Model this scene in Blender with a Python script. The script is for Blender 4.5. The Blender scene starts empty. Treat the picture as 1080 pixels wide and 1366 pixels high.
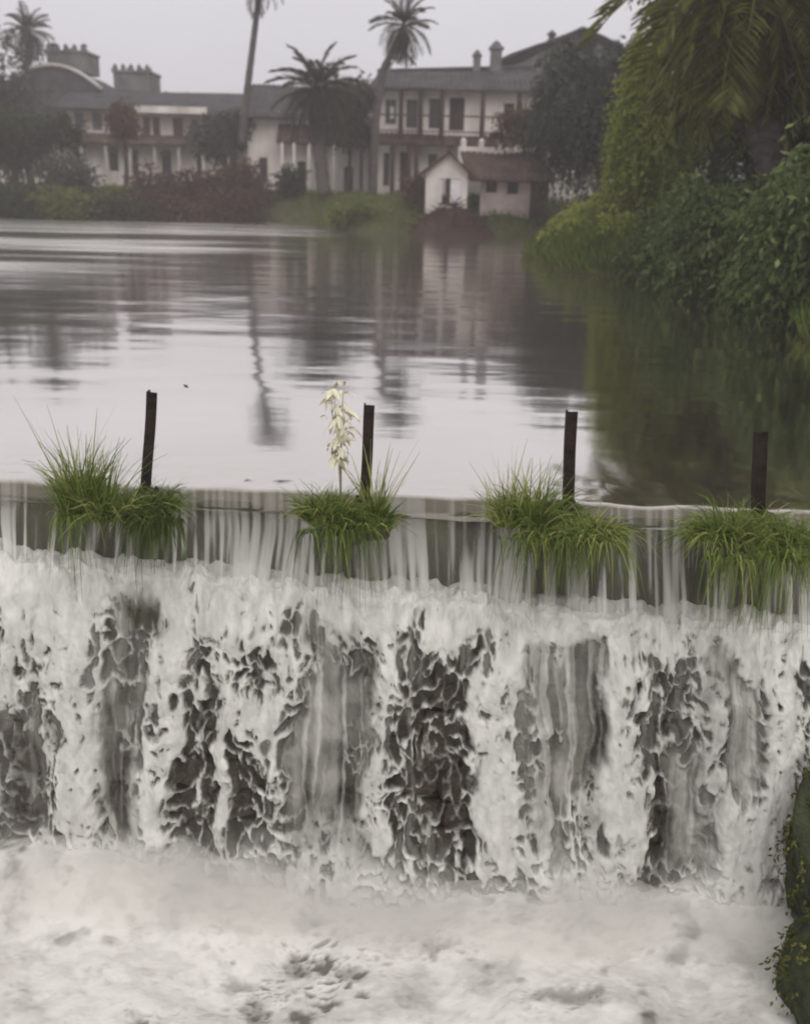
import bpy, math, random
import numpy as np
from mathutils import Vector, Matrix, Quaternion

R = math.radians
rng = np.random.default_rng(7)
random.seed(7)
sc = bpy.context.scene
COL = sc.collection

# ------------------------------------------------------------------ camera
CAM_Z, PITCH, ROLL, FPX = 2.4, R(18.3), R(1.4), 1312.0     # FPX: focal length in photograph pixels
cp, sp = math.cos(PITCH), math.sin(PITCH)
FWD = Vector((0, cp, -sp)); U0 = Vector((0, sp, cp)); X0 = Vector((1, 0, 0))
RIGHT = X0 * math.cos(ROLL) + U0 * math.sin(ROLL)
UP = U0 * math.cos(ROLL) - X0 * math.sin(ROLL)
cam_data = bpy.data.cameras.new('camera')
cam = bpy.data.objects.new('camera', cam_data); COL.objects.link(cam)
m = Matrix((RIGHT, UP, -FWD)).transposed().to_4x4()
m.translation = Vector((0, 0, CAM_Z))
cam.matrix_world = m
cam_data.sensor_fit = 'VERTICAL'; cam_data.sensor_height = 24.0; cam_data.sensor_width = 24.0
cam_data.lens = 12.0 / (683.0 / FPX)
cam_data.clip_start = 0.05; cam_data.clip_end = 2000
cam_data.dof.use_dof = True; cam_data.dof.focus_distance = 8.0; cam_data.dof.aperture_fstop = 0.72
sc.camera = cam

# ------------------------------------------------------------------ world, sun, exposure
SUN_EL, SUN_ROT = R(46), R(162)
world = bpy.data.worlds.new("World"); sc.world = world; world.use_nodes = True
wn = world.node_tree.nodes; wl = world.node_tree.links; wn.clear()
w_out = wn.new('ShaderNodeOutputWorld'); w_bg = wn.new('ShaderNodeBackground')
w_sky = wn.new('ShaderNodeTexSky'); w_sky.sky_type = 'NISHITA'; w_sky.sun_disc = False
w_sky.sun_elevation = SUN_EL; w_sky.sun_rotation = SUN_ROT
w_hsv = wn.new('ShaderNodeHueSaturation'); w_hsv.inputs['Saturation'].default_value = 0.15
w_tc = wn.new('ShaderNodeTexCoord'); w_sep = wn.new('ShaderNodeSeparateXYZ')
w_ramp = wn.new('ShaderNodeValToRGB')                       # overcast cloud deck, a little brighter overhead
w_ramp.color_ramp.elements[0].position = 0.0; w_ramp.color_ramp.elements[0].color = (0.65, 0.635, 0.70, 1)
w_ramp.color_ramp.elements[1].position = 1.0; w_ramp.color_ramp.elements[1].color = (1.30, 1.25, 1.20, 1)
w_noise = wn.new('ShaderNodeTexNoise'); w_noise.inputs['Scale'].default_value = 1.6; w_noise.inputs['Detail'].default_value = 4
w_map = wn.new('ShaderNodeMapRange'); w_map.inputs['From Min'].default_value = 0.3; w_map.inputs['From Max'].default_value = 0.7
w_map.inputs['To Min'].default_value = 9.2; w_map.inputs['To Max'].default_value = 10.6
w_mul = wn.new('ShaderNodeVectorMath'); w_mul.operation = 'SCALE'
w_mix = wn.new('ShaderNodeMix'); w_mix.data_type = 'RGBA'; w_mix.inputs['Factor'].default_value = 0.9
wl.new(w_tc.outputs['Generated'], w_sep.inputs[0]); wl.new(w_sep.outputs['Z'], w_ramp.inputs[0])
wl.new(w_tc.outputs['Generated'], w_noise.inputs['Vector']); wl.new(w_noise.outputs['Fac'], w_map.inputs['Value'])
wl.new(w_ramp.outputs['Color'], w_mul.inputs[0]); wl.new(w_map.outputs['Result'], w_mul.inputs['Scale'])
wl.new(w_sky.outputs[0], w_hsv.inputs['Color'])
wl.new(w_hsv.outputs[0], w_mix.inputs['A']); wl.new(w_mul.outputs[0], w_mix.inputs['B'])
wl.new(w_mix.outputs['Result'], w_bg.inputs['Color']); w_bg.inputs['Strength'].default_value = 0.1
wl.new(w_bg.outputs[0], w_out.inputs['Surface'])

sun_data = bpy.data.lights.new('sun', 'SUN'); sun_data.energy = 1.1; sun_data.angle = R(45); sun_data.color = (1, 0.96, 0.91)
sun = bpy.data.objects.new('sun', sun_data); COL.objects.link(sun)
sun.rotation_euler = (math.pi / 2 - SUN_EL, 0, math.pi - SUN_ROT)
sc.view_settings.view_transform = 'Standard'; sc.view_settings.look = 'None'
sc.view_settings.exposure = 0.0; sc.view_settings.gamma = 1.0; sc.view_settings.use_curve_mapping = False
sc.cycles.use_denoising = True
sc.cycles.max_bounces = 6; sc.cycles.diffuse_bounces = 2; sc.cycles.glossy_bounces = 3
sc.cycles.transparent_max_bounces = 16; sc.cycles.volume_bounces = 3
sc.cycles.filter_width = 2.0

# ------------------------------------------------------------------ helpers
def ray(px, py):
    return FWD + RIGHT * ((px - 540) / FPX) + UP * ((683 - py) / FPX)
def P(px, py, D):                     # the point at distance D in front of the camera seen at a place in the photograph
    d = ray(px, py); return Vector((0, 0, CAM_Z)) + d * (D / d.y)
def PZ(px, py, z):
    d = ray(px, py); return Vector((0, 0, CAM_Z)) + d * ((z - CAM_Z) / d.z)
def project(X, Y, Z):
    x = X; y = Y; z = Z - CAM_Z
    dep = y * FWD.y + z * FWD.z
    a = x * RIGHT.x + y * RIGHT.y + z * RIGHT.z
    b = x * UP.x + y * UP.y + z * UP.z
    return 540 + FPX * a / dep, 683 - FPX * b / dep

_T = {}
def _tab(seed):
    if seed not in _T: _T[seed] = np.random.default_rng(1000 + seed).random((256, 256))
    return _T[seed]
def vnoise(x, y, seed=0):
    t = _tab(seed); xi = np.floor(x).astype(int); yi = np.floor(y).astype(int)
    fx = x - xi; fy = y - yi; fx = fx * fx * (3 - 2 * fx); fy = fy * fy * (3 - 2 * fy)
    a = t[xi & 255, yi & 255]; b = t[(xi + 1) & 255, yi & 255]; c = t[xi & 255, (yi + 1) & 255]; d = t[(xi + 1) & 255, (yi + 1) & 255]
    return (a * (1 - fx) + b * fx) * (1 - fy) + (c * (1 - fx) + d * fx) * fy
def fbm(x, y, seed=0, oct=4):
    s = 0; a = 0.5; n = 0
    for k in range(oct):
        s = s + a * vnoise(x * 2 ** k + 17.3 * k, y * 2 ** k + 5.1 * k, seed + k); n += a; a *= 0.5
    return s / n
def worley(x, y, seed=0):
    tx = _tab(seed + 50); ty = _tab(seed + 51); xi = np.floor(x).astype(int); yi = np.floor(y).astype(int)
    f1 = np.full(x.shape, 9.0); f2 = np.full(x.shape, 9.0)
    for i in (-1, 0, 1):
        for j in (-1, 0, 1):
            a = xi + i; b = yi + j
            d = np.hypot(a + tx[a & 255, b & 255] - x, b + ty[a & 255, b & 255] - y)
            f2 = np.minimum(f2, np.maximum(f1, d)); f1 = np.minimum(f1, d)
    return f1, f2
def sstep(a, b, x):
    t = np.clip((x - a) / (b - a), 0, 1); return t * t * (3 - 2 * t)

def tag(o, label=None, cat=None, group=None, kind=None):
    if label: o['label'] = label
    if cat: o['category'] = cat
    if group: o['group'] = group
    if kind: o['kind'] = kind
    return o
def empty(name, loc, label, cat, group=None):
    o = bpy.data.objects.new(name, None); o.location = loc; COL.objects.link(o); o.empty_display_size = 0.2
    return tag(o, label, cat, group)
def root_loc(p):
    v = Vector((0, 0, 0))
    while p is not None: v = v + Vector(p.location); p = p.parent
    return v
def link(name, me, parent=None, loc=None):
    o = bpy.data.objects.new(name, me); COL.objects.link(o)
    if parent is not None: o.parent = parent
    if loc is not None: o.location = loc
    return o
def np_mesh(name, V, F, mat, attrs=None, smooth=True):
    """V (n,3); F (m,3|4) array, or a list of such arrays"""
    V = np.asarray(V, dtype=np.float32)
    Fs = F if isinstance(F, list) else [F]
    Fs = [np.asarray(f, dtype=np.int32) for f in Fs if len(f)]
    me = bpy.data.meshes.new(name)
    me.vertices.add(len(V)); me.vertices.foreach_set('co', V.ravel())
    idx = np.concatenate([f.ravel() for f in Fs]); cnt = np.concatenate([np.full(len(f), f.shape[1]) for f in Fs])
    st = np.concatenate([[0], np.cumsum(cnt)[:-1]])
    me.loops.add(len(idx)); me.loops.foreach_set('vertex_index', idx.astype(np.int32))
    me.polygons.add(len(cnt)); me.polygons.foreach_set('loop_start', st.astype(np.int32))
    me.polygons.foreach_set('use_smooth', np.full(len(cnt), smooth))
    for k, a in (attrs or {}).items():
        at = me.attributes.new(k, 'FLOAT', 'POINT'); at.data.foreach_set('value', np.asarray(a, dtype=np.float32).ravel())
    me.update(calc_edges=True)
    if mat: me.materials.append(mat)
    return me
def grid_faces(nr, nc):
    i = np.arange(nr * nc).reshape(nr, nc)
    return np.stack([i[:-1, :-1].ravel(), i[:-1, 1:].ravel(), i[1:, 1:].ravel(), i[1:, :-1].ravel()], 1)

class MB:
    """collects boxes, prisms and tubes; build() links them as one mesh object"""
    def __init__(s): s.v = []; s.f = []
    def add(s, vs, fs):
        n = len(s.v); s.v += [tuple(p) for p in vs]; s.f += [tuple(n + i for i in f) for f in fs]
    def box(s, x0, x1, y0, y1, z0, z1):
        s.add([(x0, y0, z0), (x1, y0, z0), (x1, y1, z0), (x0, y1, z0), (x0, y0, z1), (x1, y0, z1), (x1, y1, z1), (x0, y1, z1)],
              [(0, 3, 2, 1), (4, 5, 6, 7), (0, 1, 5, 4), (1, 2, 6, 5), (2, 3, 7, 6), (3, 0, 4, 7)]); return s
    def prism(s, poly, y0, y1):       # poly of (x, z)
        n = len(poly)
        s.add([(x, y0, z) for x, z in poly] + [(x, y1, z) for x, z in poly],
              [tuple(range(n)), tuple(range(2 * n - 1, n - 1, -1))] + [(i, i + n, (i + 1) % n + n, (i + 1) % n) for i in range(n)]); return s
    def tube(s, pts, rad, n=8, cap=True):
        pts = [Vector(p) for p in pts]; k = len(pts); rings = []
        for i, p in enumerate(pts):
            t = (pts[min(i + 1, k - 1)] - pts[max(i - 1, 0)]).normalized()
            a = t.cross(Vector((0.13, 0.97, 0.2))); a = a.normalized() if a.length > 1e-4 else Vector((1, 0, 0)); b = t.cross(a)
            r = rad[i] if hasattr(rad, '__len__') else rad
            rings.append([p + (a * math.cos(q * 2 * math.pi / n) + b * math.sin(q * 2 * math.pi / n)) * r for q in range(n)])
        vs = [p for r_ in rings for p in r_]
        fs = [(i * n + q, i * n + (q + 1) % n, (i + 1) * n + (q + 1) % n, (i + 1) * n + q) for i in range(k - 1) for q in range(n)]
        if cap: fs += [tuple(range(n - 1, -1, -1)), tuple(range((k - 1) * n, k * n))]
        s.add(vs, fs); return s
    def lathe(s, c, prof, n=10):      # prof of (r, z)
        vs = [(c[0] + r * math.cos(q * 2 * math.pi / n), c[1] + r * math.sin(q * 2 * math.pi / n), c[2] + z) for r, z in prof for q in range(n)]
        k = len(prof)
        fs = [(i * n + q, i * n + (q + 1) % n, (i + 1) * n + (q + 1) % n, (i + 1) * n + q) for i in range(k - 1) for q in range(n)]
        fs += [tuple(range(n - 1, -1, -1)), tuple(range((k - 1) * n, k * n))]
        s.add(vs, fs); return s
    def build(s, name, mat, parent=None, smooth=False):
        o0 = root_loc(parent)
        me = bpy.data.meshes.new(name); me.from_pydata([(x - o0.x, y - o0.y, z - o0.z) for x, y, z in s.v], [], s.f)
        if smooth: me.polygons.foreach_set('use_smooth', [True] * len(me.polygons))
        me.update(); me.materials.append(mat)
        return link(name, me, parent)

# ------------------------------------------------------------------ materials
def mat_base(name):
    m = bpy.data.materials.new(name); m.use_nodes = True; nt = m.node_tree; nt.nodes.clear()
    out = nt.nodes.new('ShaderNodeOutputMaterial'); return m, nt, out
def mat(name, c1, c2=None, rough=0.8, scale=3.0, detail=6, bump=0.2, spec=0.3, stretch=(1, 1, 1), bdist=0.02, mid=(0.35, 0.65)):
    """two-tone noise material with fine relief"""
    m, nt, out = mat_base(name); N = nt.nodes; L = nt.links
    b = N.new('ShaderNodeBsdfPrincipled'); tc = N.new('ShaderNodeTexCoord'); mp = N.new('ShaderNodeMapping'); mp.inputs['Scale'].default_value = stretch
    n = N.new('ShaderNodeTexNoise'); n.inputs['Scale'].default_value = scale; n.inputs['Detail'].default_value = detail; n.inputs['Roughness'].default_value = 0.65
    r = N.new('ShaderNodeValToRGB'); r.color_ramp.elements[0].position = mid[0]; r.color_ramp.elements[1].position = mid[1]
    r.color_ramp.elements[0].color = (*c1, 1); r.color_ramp.elements[1].color = (*(c2 or c1), 1)
    L.new(tc.outputs['Object'], mp.inputs[0]); L.new(mp.outputs[0], n.inputs['Vector']); L.new(n.outputs['Fac'], r.inputs[0]); L.new(r.outputs[0], b.inputs['Base Color'])
    b.inputs['Roughness'].default_value = rough; b.inputs['Specular IOR Level'].default_value = spec
    if bump:
        n2 = N.new('ShaderNodeTexNoise'); n2.inputs['Scale'].default_value = scale * 6; n2.inputs['Detail'].default_value = 5
        bp = N.new('ShaderNodeBump'); bp.inputs['Strength'].default_value = bump; bp.inputs['Distance'].default_value = bdist
        L.new(mp.outputs[0], n2.inputs['Vector']); L.new(n2.outputs['Fac'], bp.inputs['Height']); L.new(bp.outputs[0], b.inputs['Normal'])
    L.new(b.outputs[0], out.inputs['Surface']); return m
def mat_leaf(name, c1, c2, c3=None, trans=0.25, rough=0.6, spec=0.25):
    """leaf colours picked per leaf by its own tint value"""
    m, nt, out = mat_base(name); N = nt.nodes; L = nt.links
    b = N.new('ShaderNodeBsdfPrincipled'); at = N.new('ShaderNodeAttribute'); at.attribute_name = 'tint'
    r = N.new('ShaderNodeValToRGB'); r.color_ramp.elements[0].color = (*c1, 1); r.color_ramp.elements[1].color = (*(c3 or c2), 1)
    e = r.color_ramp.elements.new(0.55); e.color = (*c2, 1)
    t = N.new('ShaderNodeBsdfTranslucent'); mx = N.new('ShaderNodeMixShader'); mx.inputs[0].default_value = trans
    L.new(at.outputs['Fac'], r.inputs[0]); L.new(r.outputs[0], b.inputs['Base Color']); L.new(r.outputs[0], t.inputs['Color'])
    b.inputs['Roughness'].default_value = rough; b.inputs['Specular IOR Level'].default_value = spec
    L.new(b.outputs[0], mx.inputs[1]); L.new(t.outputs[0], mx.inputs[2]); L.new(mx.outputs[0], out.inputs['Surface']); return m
def mat_foam(name, col_foam, col_thin, alpha_attr=True):
    """water that goes from a thin clear film to opaque white foam with its 'foam' value"""
    m, nt, out = mat_base(name); N = nt.nodes; L = nt.links
    at = N.new('ShaderNodeAttribute'); at.attribute_name = 'foam'
    tc = N.new('ShaderNodeTexCoord'); n = N.new('ShaderNodeTexNoise'); n.inputs['Scale'].default_value = 45; n.inputs['Detail'].default_value = 3
    L.new(tc.outputs['Object'], n.inputs['Vector'])
    r = N.new('ShaderNodeMix'); r.data_type = 'RGBA'; r.inputs['A'].default_value = (*col_thin, 1); r.inputs['B'].default_value = (*col_foam, 1)
    L.new(at.outputs['Fac'], r.inputs['Factor'])
    b = N.new('ShaderNodeBsdfPrincipled'); L.new(r.outputs['Result'], b.inputs['Base Color'])
    b.inputs['Roughness'].default_value = 0.35; b.inputs['Specular IOR Level'].default_value = 0.35
    bp = N.new('ShaderNodeBump'); bp.inputs['Strength'].default_value = 0.35; bp.inputs['Distance'].default_value = 0.01
    L.new(n.outputs['Fac'], bp.inputs['Height']); L.new(bp.outputs[0], b.inputs['Normal'])
    tl = N.new('ShaderNodeBsdfTranslucent'); L.new(r.outputs['Result'], tl.inputs['Color'])
    m1 = N.new('ShaderNodeMixShader'); m1.inputs[0].default_value = 0.2; L.new(b.outputs[0], m1.inputs[1]); L.new(tl.outputs[0], m1.inputs[2])
    if alpha_attr:
        al = N.new('ShaderNodeAttribute'); al.attribute_name = 'cover'
        tr = N.new('ShaderNodeBsdfTransparent'); m2 = N.new('ShaderNodeMixShader')
        L.new(al.outputs['Fac'], m2.inputs[0]); L.new(tr.outputs[0], m2.inputs[1]); L.new(m1.outputs[0], m2.inputs[2]); L.new(m2.outputs[0], out.inputs['Surface'])
    else: L.new(m1.outputs[0], out.inputs['Surface'])
    return m

M = {}
M['earth'] = mat('earth', (0.05, 0.06, 0.025), (0.10, 0.085, 0.05), 0.95, 0.6, 8, 0.5, 0.1)
M['plaster'] = mat('old_plaster', (0.36, 0.33, 0.31), (0.62, 0.58, 0.56), 0.9, 0.9, 8, 0.2, 0.1, (1, 1, 0.5))
M['plaster_pale'] = mat('pale_plaster', (0.50, 0.44, 0.41), (0.86, 0.80, 0.77), 0.9, 0.5, 8, 0.2, 0.1, (1, 1, 0.4))
M['plaster_pink'] = mat('pinkish_plaster', (0.34, 0.27, 0.26), (0.55, 0.46, 0.44), 0.9, 0.8, 8, 0.2, 0.1)
M['stone_old'] = mat('weathered_stone', (0.10, 0.095, 0.10), (0.20, 0.19, 0.19), 0.9, 0.8, 8, 0.4, 0.1)
M['roof'] = mat('weathered_roof', (0.035, 0.035, 0.04), (0.085, 0.08, 0.085), 0.85, 0.9, 8, 0.3, 0.2)
M['roof_brown'] = mat('brown_roof', (0.05, 0.032, 0.028), (0.11, 0.075, 0.065), 0.9, 1.2, 8, 0.4, 0.1)
M['wood'] = mat('dark_wood', (0.035, 0.022, 0.018), (0.08, 0.05, 0.04), 0.7, 2, 6, 0.2, 0.2, (1, 1, 0.2))
M['wood_red'] = mat('red_wood', (0.10, 0.03, 0.03), (0.17, 0.06, 0.055), 0.7, 2, 6, 0.2, 0.2)
M['shutter'] = mat('grey_shutter', (0.16, 0.16, 0.17), (0.26, 0.25, 0.26), 0.7, 2, 4, 0.1, 0.2)
M['glass'] = mat('dark_glass', (0.02, 0.02, 0.025), (0.035, 0.035, 0.04), 0.15, 1, 2, 0, 0.5)
M['cloth'] = mat('white_cloth', (0.68, 0.67, 0.68), (0.82, 0.81, 0.82), 0.9, 4, 4, 0.2, 0.1)
M['bark'] = mat('bark', (0.035, 0.028, 0.024), (0.09, 0.075, 0.065), 0.95, 3, 8, 0.7, 0.1, (1, 1, 0.25), 0.03)
M['palm_bark'] = mat('palm_bark', (0.06, 0.052, 0.05), (0.13, 0.115, 0.11), 0.95, 2.5, 8, 0.7, 0.1, (1, 1, 3), 0.03)
M['brush'] = mat('dead_brush', (0.03, 0.02, 0.018), (0.075, 0.05, 0.042), 0.95, 6, 8, 0.6, 0.1)
M['wet_rock'] = mat('wet_rock', (0.018, 0.013, 0.010), (0.075, 0.055, 0.040), 0.32, 5, 8, 0.7, 0.45, (1, 1, 1), 0.02)
M['moss_wall'] = mat('mossy_wall', (0.022, 0.022, 0.010), (0.075, 0.070, 0.038), 0.55, 4, 8, 0.6, 0.3, (1, 1, 0.5), 0.02)
M['moss_rock'] = mat('mossy_rock', (0.015, 0.022, 0.009), (0.05, 0.062, 0.025), 0.6, 5, 8, 0.8, 0.3, (1, 1, 1), 0.03)
M['iron'] = mat('dark_iron', (0.010, 0.009, 0.009), (0.040, 0.026, 0.020), 0.8, 9, 8, 0.5, 0.15)
M['stalk'] = mat('pale_stalk', (0.30, 0.28, 0.16), (0.45, 0.42, 0.28), 0.8, 12, 4, 0.2, 0.2)
M['cream_leaf'] = mat('cream_leaf', (0.62, 0.58, 0.40), (0.78, 0.75, 0.60), 0.8, 25, 4, 0.1, 0.2)
M['leaf_grey'] = mat_leaf('greygreen_leaves', (0.030, 0.036, 0.026), (0.060, 0.070, 0.052), (0.10, 0.112, 0.085))
M['leaf_dark'] = mat_leaf('dark_leaves', (0.016, 0.024, 0.010), (0.035, 0.050, 0.020), (0.070, 0.085, 0.035))
M['leaf_olive'] = mat_leaf('olive_leaves', (0.065, 0.075, 0.018), (0.14, 0.15, 0.035), (0.27, 0.27, 0.08), 0.35)
M['leaf_lime'] = mat_leaf('light_leaves', (0.14, 0.18, 0.03), (0.28, 0.33, 0.06), (0.40, 0.43, 0.12), 0.4)
M['leaf_brown'] = mat_leaf('brown_leaves', (0.050, 0.028, 0.020), (0.095, 0.055, 0.040), (0.14, 0.09, 0.06))
M['leaf_rust'] = mat_leaf('rusty_leaves', (0.08, 0.06, 0.018), (0.15, 0.12, 0.035), (0.24, 0.20, 0.06), 0.3)
M['leaf_bush'] = mat_leaf('bush_leaves', (0.042, 0.062, 0.018), (0.10, 0.14, 0.045), (0.26, 0.31, 0.13), 0.3, 0.6, 0.2)
M['leaf_palm'] = mat_leaf('palm_leaflets', (0.028, 0.030, 0.022), (0.050, 0.052, 0.036), (0.08, 0.082, 0.06))
M['grass'] = mat_leaf('grass_blades', (0.050, 0.078, 0.016), (0.16, 0.22, 0.045), (0.40, 0.40, 0.14), 0.4)
M['grass_bank'] = mat_leaf('bank_grass', (0.055, 0.085, 0.014), (0.12, 0.165, 0.03), (0.20, 0.22, 0.06), 0.35)
M['foam'] = mat_foam('falling_foam', (0.86, 0.855, 0.82), (0.38, 0.37, 0.33))
M['pool'] = mat_foam('pool_foam', (0.88, 0.86, 0.83), (0.20, 0.185, 0.17), False)

def mat_lake():
    m, nt, out = mat_base('lake_water'); N = nt.nodes; L = nt.links
    tc = N.new('ShaderNodeTexCoord')
    def noise(scale, stretch, det):
        mp = N.new('ShaderNodeMapping'); mp.inputs['Scale'].default_value = stretch
        n = N.new('ShaderNodeTexNoise'); n.inputs['Scale'].default_value = scale; n.inputs['Detail'].default_value = det
        L.new(tc.outputs['Object'], mp.inputs[0]); L.new(mp.outputs[0], n.inputs['Vector']); return n
    a = noise(0.55, (0.55, 1.5, 1), 4); c = noise(2.6, (0.7, 1.2, 1), 3)
    mr = N.new('ShaderNodeAttribute'); mr.attribute_name = 'ripple'
    b1 = N.new('ShaderNodeBump'); b1.inputs['Distance'].default_value = 0.17; L.new(a.outputs['Fac'], b1.inputs['Height']); L.new(mr.outputs['Fac'], b1.inputs['Strength'])
    b2 = N.new('ShaderNodeBump'); b2.inputs['Distance'].default_value = 0.002; b2.inputs['Strength'].default_value = 0.6
    L.new(c.outputs['Fac'], b2.inputs['Height']); L.new(b1.outputs[0], b2.inputs['Normal'])
    g = N.new('ShaderNodeBsdfGlossy'); g.inputs['Roughness'].default_value = 0.09; g.inputs['Color'].default_value = (0.94, 0.91, 0.885, 1)
    d = N.new('ShaderNodeBsdfDiffuse'); d.inputs['Color'].default_value = (0.088, 0.076, 0.056, 1)
    lw = N.new('ShaderNodeLayerWeight'); lw.inputs['Blend'].default_value = 0.5
    m2 = N.new('ShaderNodeMapRange'); m2.inputs['From Min'].default_value = 0.35; m2.inputs['From Max'].default_value = 0.78
    m2.inputs['To Min'].default_value = 0.05; m2.inputs['To Max'].default_value = 0.95; L.new(lw.outputs['Facing'], m2.inputs['Value'])
    rr = N.new('ShaderNodeMapRange'); rr.inputs['To Min'].default_value = 0.07; rr.inputs['To Max'].default_value = 0.30; L.new(mr.outputs['Fac'], rr.inputs['Value']); L.new(rr.outputs[0], g.inputs['Roughness'])
    L.new(b2.outputs[0], g.inputs['Normal']); mx = N.new('ShaderNodeMixShader')
    L.new(m2.outputs[0], mx.inputs[0]); L.new(d.outputs[0], mx.inputs[1]); L.new(g.outputs[0], mx.inputs[2]); L.new(mx.outputs[0], out.inputs['Surface'])
    return m
M['lake'] = mat_lake()

# ------------------------------------------------------------------ setting: ground, lake
def crestY(X): return 7.47 - 0.055 * X
POOL_Z = -3.04
def shoreY(X):
    return 62 + 4 * np.exp(-((X + 12) / 7) ** 2) - 6.5 * sstep(-8, -1, X) + 1.2 * sstep(0.5, 3, X) + 1.5 * np.sin(X * 0.25) + 1.2 * np.sin(X * 0.71 + 1)
def terrain_h(X, Y):
    n = fbm(X * 0.18 + 40, Y * 0.18 + 40, 3) - 0.5
    rightX = 8.1 - 2.9 * sstep(20, 37, Y) + 2.5 * sstep(40, 54, Y) + 0.5 * np.sin(Y * 0.33) + 0.5 * np.sin(Y * 0.9 + 1)
    s = np.maximum(X - rightX, Y - shoreY(X)) + n * 2.0
    s = np.maximum(s, -(X + 34))
    up = np.where(s > 0, 1.9 * (1 - np.exp(-s / 3.2)) + 0.25 * n * np.clip(s, 0, 2), np.maximum(s * 0.5, -1.3))
    s2 = np.maximum(X - 4.3, -(X + 14)); dn = np.where(s2 > 0, -3.5 + 5.0 * sstep(0, 5, s2), -3.5)
    k = sstep(0.12, 0.5, Y - crestY(X))
    return dn * (1 - k) + up * k
xs = np.unique(np.concatenate([np.linspace(-320, -40, 40), np.linspace(-40, 24, 150), np.linspace(24, 320, 40)]))
ys = np.unique(np.concatenate([np.linspace(-60, 5, 20), np.linspace(5, 9, 24), np.linspace(9, 90, 180), np.linspace(90, 420, 40)]))
GX, GY = np.meshgrid(xs, ys)
me = np_mesh('ground', np.stack([GX, GY, terrain_h(GX, GY)], -1).reshape(-1, 3), grid_faces(len(ys), len(xs)), M['earth'])
tag(link('ground', me), 'muddy green banks and earth around the flooded lake', 'ground', kind='structure')

# lake sheet: flat pool, gentle real waves, rolling over the crest
xs = np.unique(np.concatenate([np.linspace(-60, -8, 60), np.linspace(-8, 6, 281), np.linspace(6, 14, 20)]))
rows = np.concatenate([[-0.085, -0.07, -0.055, -0.03, 0.0, 0.05, 0.1, 0.15, 0.22], np.geomspace(0.3, 66, 240)])
GX, GR = np.meshgrid(xs, rows); GYc = crestY(GX)
GYl = GYc + 0.18 + GR
lip = np.clip((0.12 - GR) / 0.25, 0, 1)
wv = (fbm(GX * 0.5, GYl * 1.3, 11, 3) - 0.5) * 0.014 * sstep(0.2, 5, GR) + (fbm(GX * 0.22, GYl * 0.8, 14, 3) - 0.5) * 0.016 * sstep(16, 32, GYl)
wv += (fbm(GX * 3.0, GYl * 2.0, 15, 3) - 0.5) * 0.04 * sstep(1.2, 0.0, GR)
rn = fbm(GX * 0.10, GYl * 0.10, 17, 3) - 0.5
rip = np.clip(sstep(-3.0, -10.0, GX + 9 * rn + (38 - GYl) * 0.12) * sstep(16, 30, GYl + 14 * rn) * (0.10 + 0.75 * sstep(0.42, 0.66, fbm(GX * 0.06, GYl * 0.35, 18, 3))) + 0.75 * sstep(46, 54, GYl) * sstep(-2, -10, GX + 4 * rn) * (0.4 + 0.6 * sstep(0.35, 0.6, fbm(GX * 0.05, GYl * 0.5, 19, 3))) + 0.15 * sstep(14, 30, GYl + 20 * rn) + 0.03, 0, 1)
GZ = -0.02 * sstep(1.5, 0, GR) - 0.20 * lip ** 2.0 + wv
me = np_mesh('lake_water', np.stack([GX, GYl, GZ], -1).reshape(-1, 3), grid_faces(len(rows), len(xs)), M['lake'], {'ripple': rip})
tag(link('lake_water', me), 'still grey lake water reflecting the overcast sky behind the weir', 'lake', kind='structure')

# ------------------------------------------------------------------ weir: body, piers, stones
PROF = np.array([(0.10, -0.62), (-0.22, -0.66), (-0.40, -0.80), (-0.52, -1.25), (-0.62, -1.75), (-0.76, -2.3), (-0.95, -3.25)])
_seg = np.concatenate([[0], np.cumsum(np.hypot(*np.diff(PROF, axis=0).T))]); PLEN = _seg[-1]
def ledge_dz(X, s): return (-0.12 - 0.05 * X) * sstep(1.5, 0.5, s)
def prof(s):
    return np.interp(s, _seg, PROF[:, 0]), np.interp(s, _seg, PROF[:, 1])

weir = empty('weir', (0, 7.7, POOL_Z), 'long old stone weir with piers on its crest and floodwater pouring over', 'weir')
xs = np.linspace(-14, 8.5, 226)
body = [(0.75, -3.6), (0.72, -0.30), (0.55, -0.10), (0.16, -0.09), (0.10, -0.14), (0.07, -0.62), (0.02, -0.76), (-0.12, -0.80), (-0.20, -0.95), (-0.26, -1.35), (-0.36, -1.8), (-0.50, -2.35), (-0.68, -3.6)]
# finer profile
bp_ = np.array(body); bs = np.concatenate([[0], np.cumsum(np.hypot(*np.diff(bp_, axis=0).T))]); bb = np.unique(np.concatenate([bs, np.linspace(0, bs[-1], 70)]))
by = np.interp(bb, bs, bp_[:, 0]); bz = np.interp(bb, bs, bp_[:, 1])
GX, GB = np.meshgrid(xs, np.arange(len(bb))); YY = crestY(GX) + by[GB]; ZZ = bz[GB]
ZZ = ZZ + np.clip(-0.14 - 0.055 * GX, -0.45, 0.1) * sstep(-0.16, -0.6, ZZ) * sstep(-1.9, -1.0, ZZ)
nz = fbm(GX * 3, bb[GB] * 3, 21) - 0.5
YY = YY + np.where(ZZ < -0.13, nz * 0.09, 0); ZZ = ZZ + np.where(ZZ < -0.13, nz * 0.03, 0)
me = np_mesh('wall', np.stack([GX, YY - 7.7, ZZ - POOL_Z], -1).reshape(-1, 3), grid_faces(len(bb), len(xs)), M['moss_wall'])
link('wall', me, weir)

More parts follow.
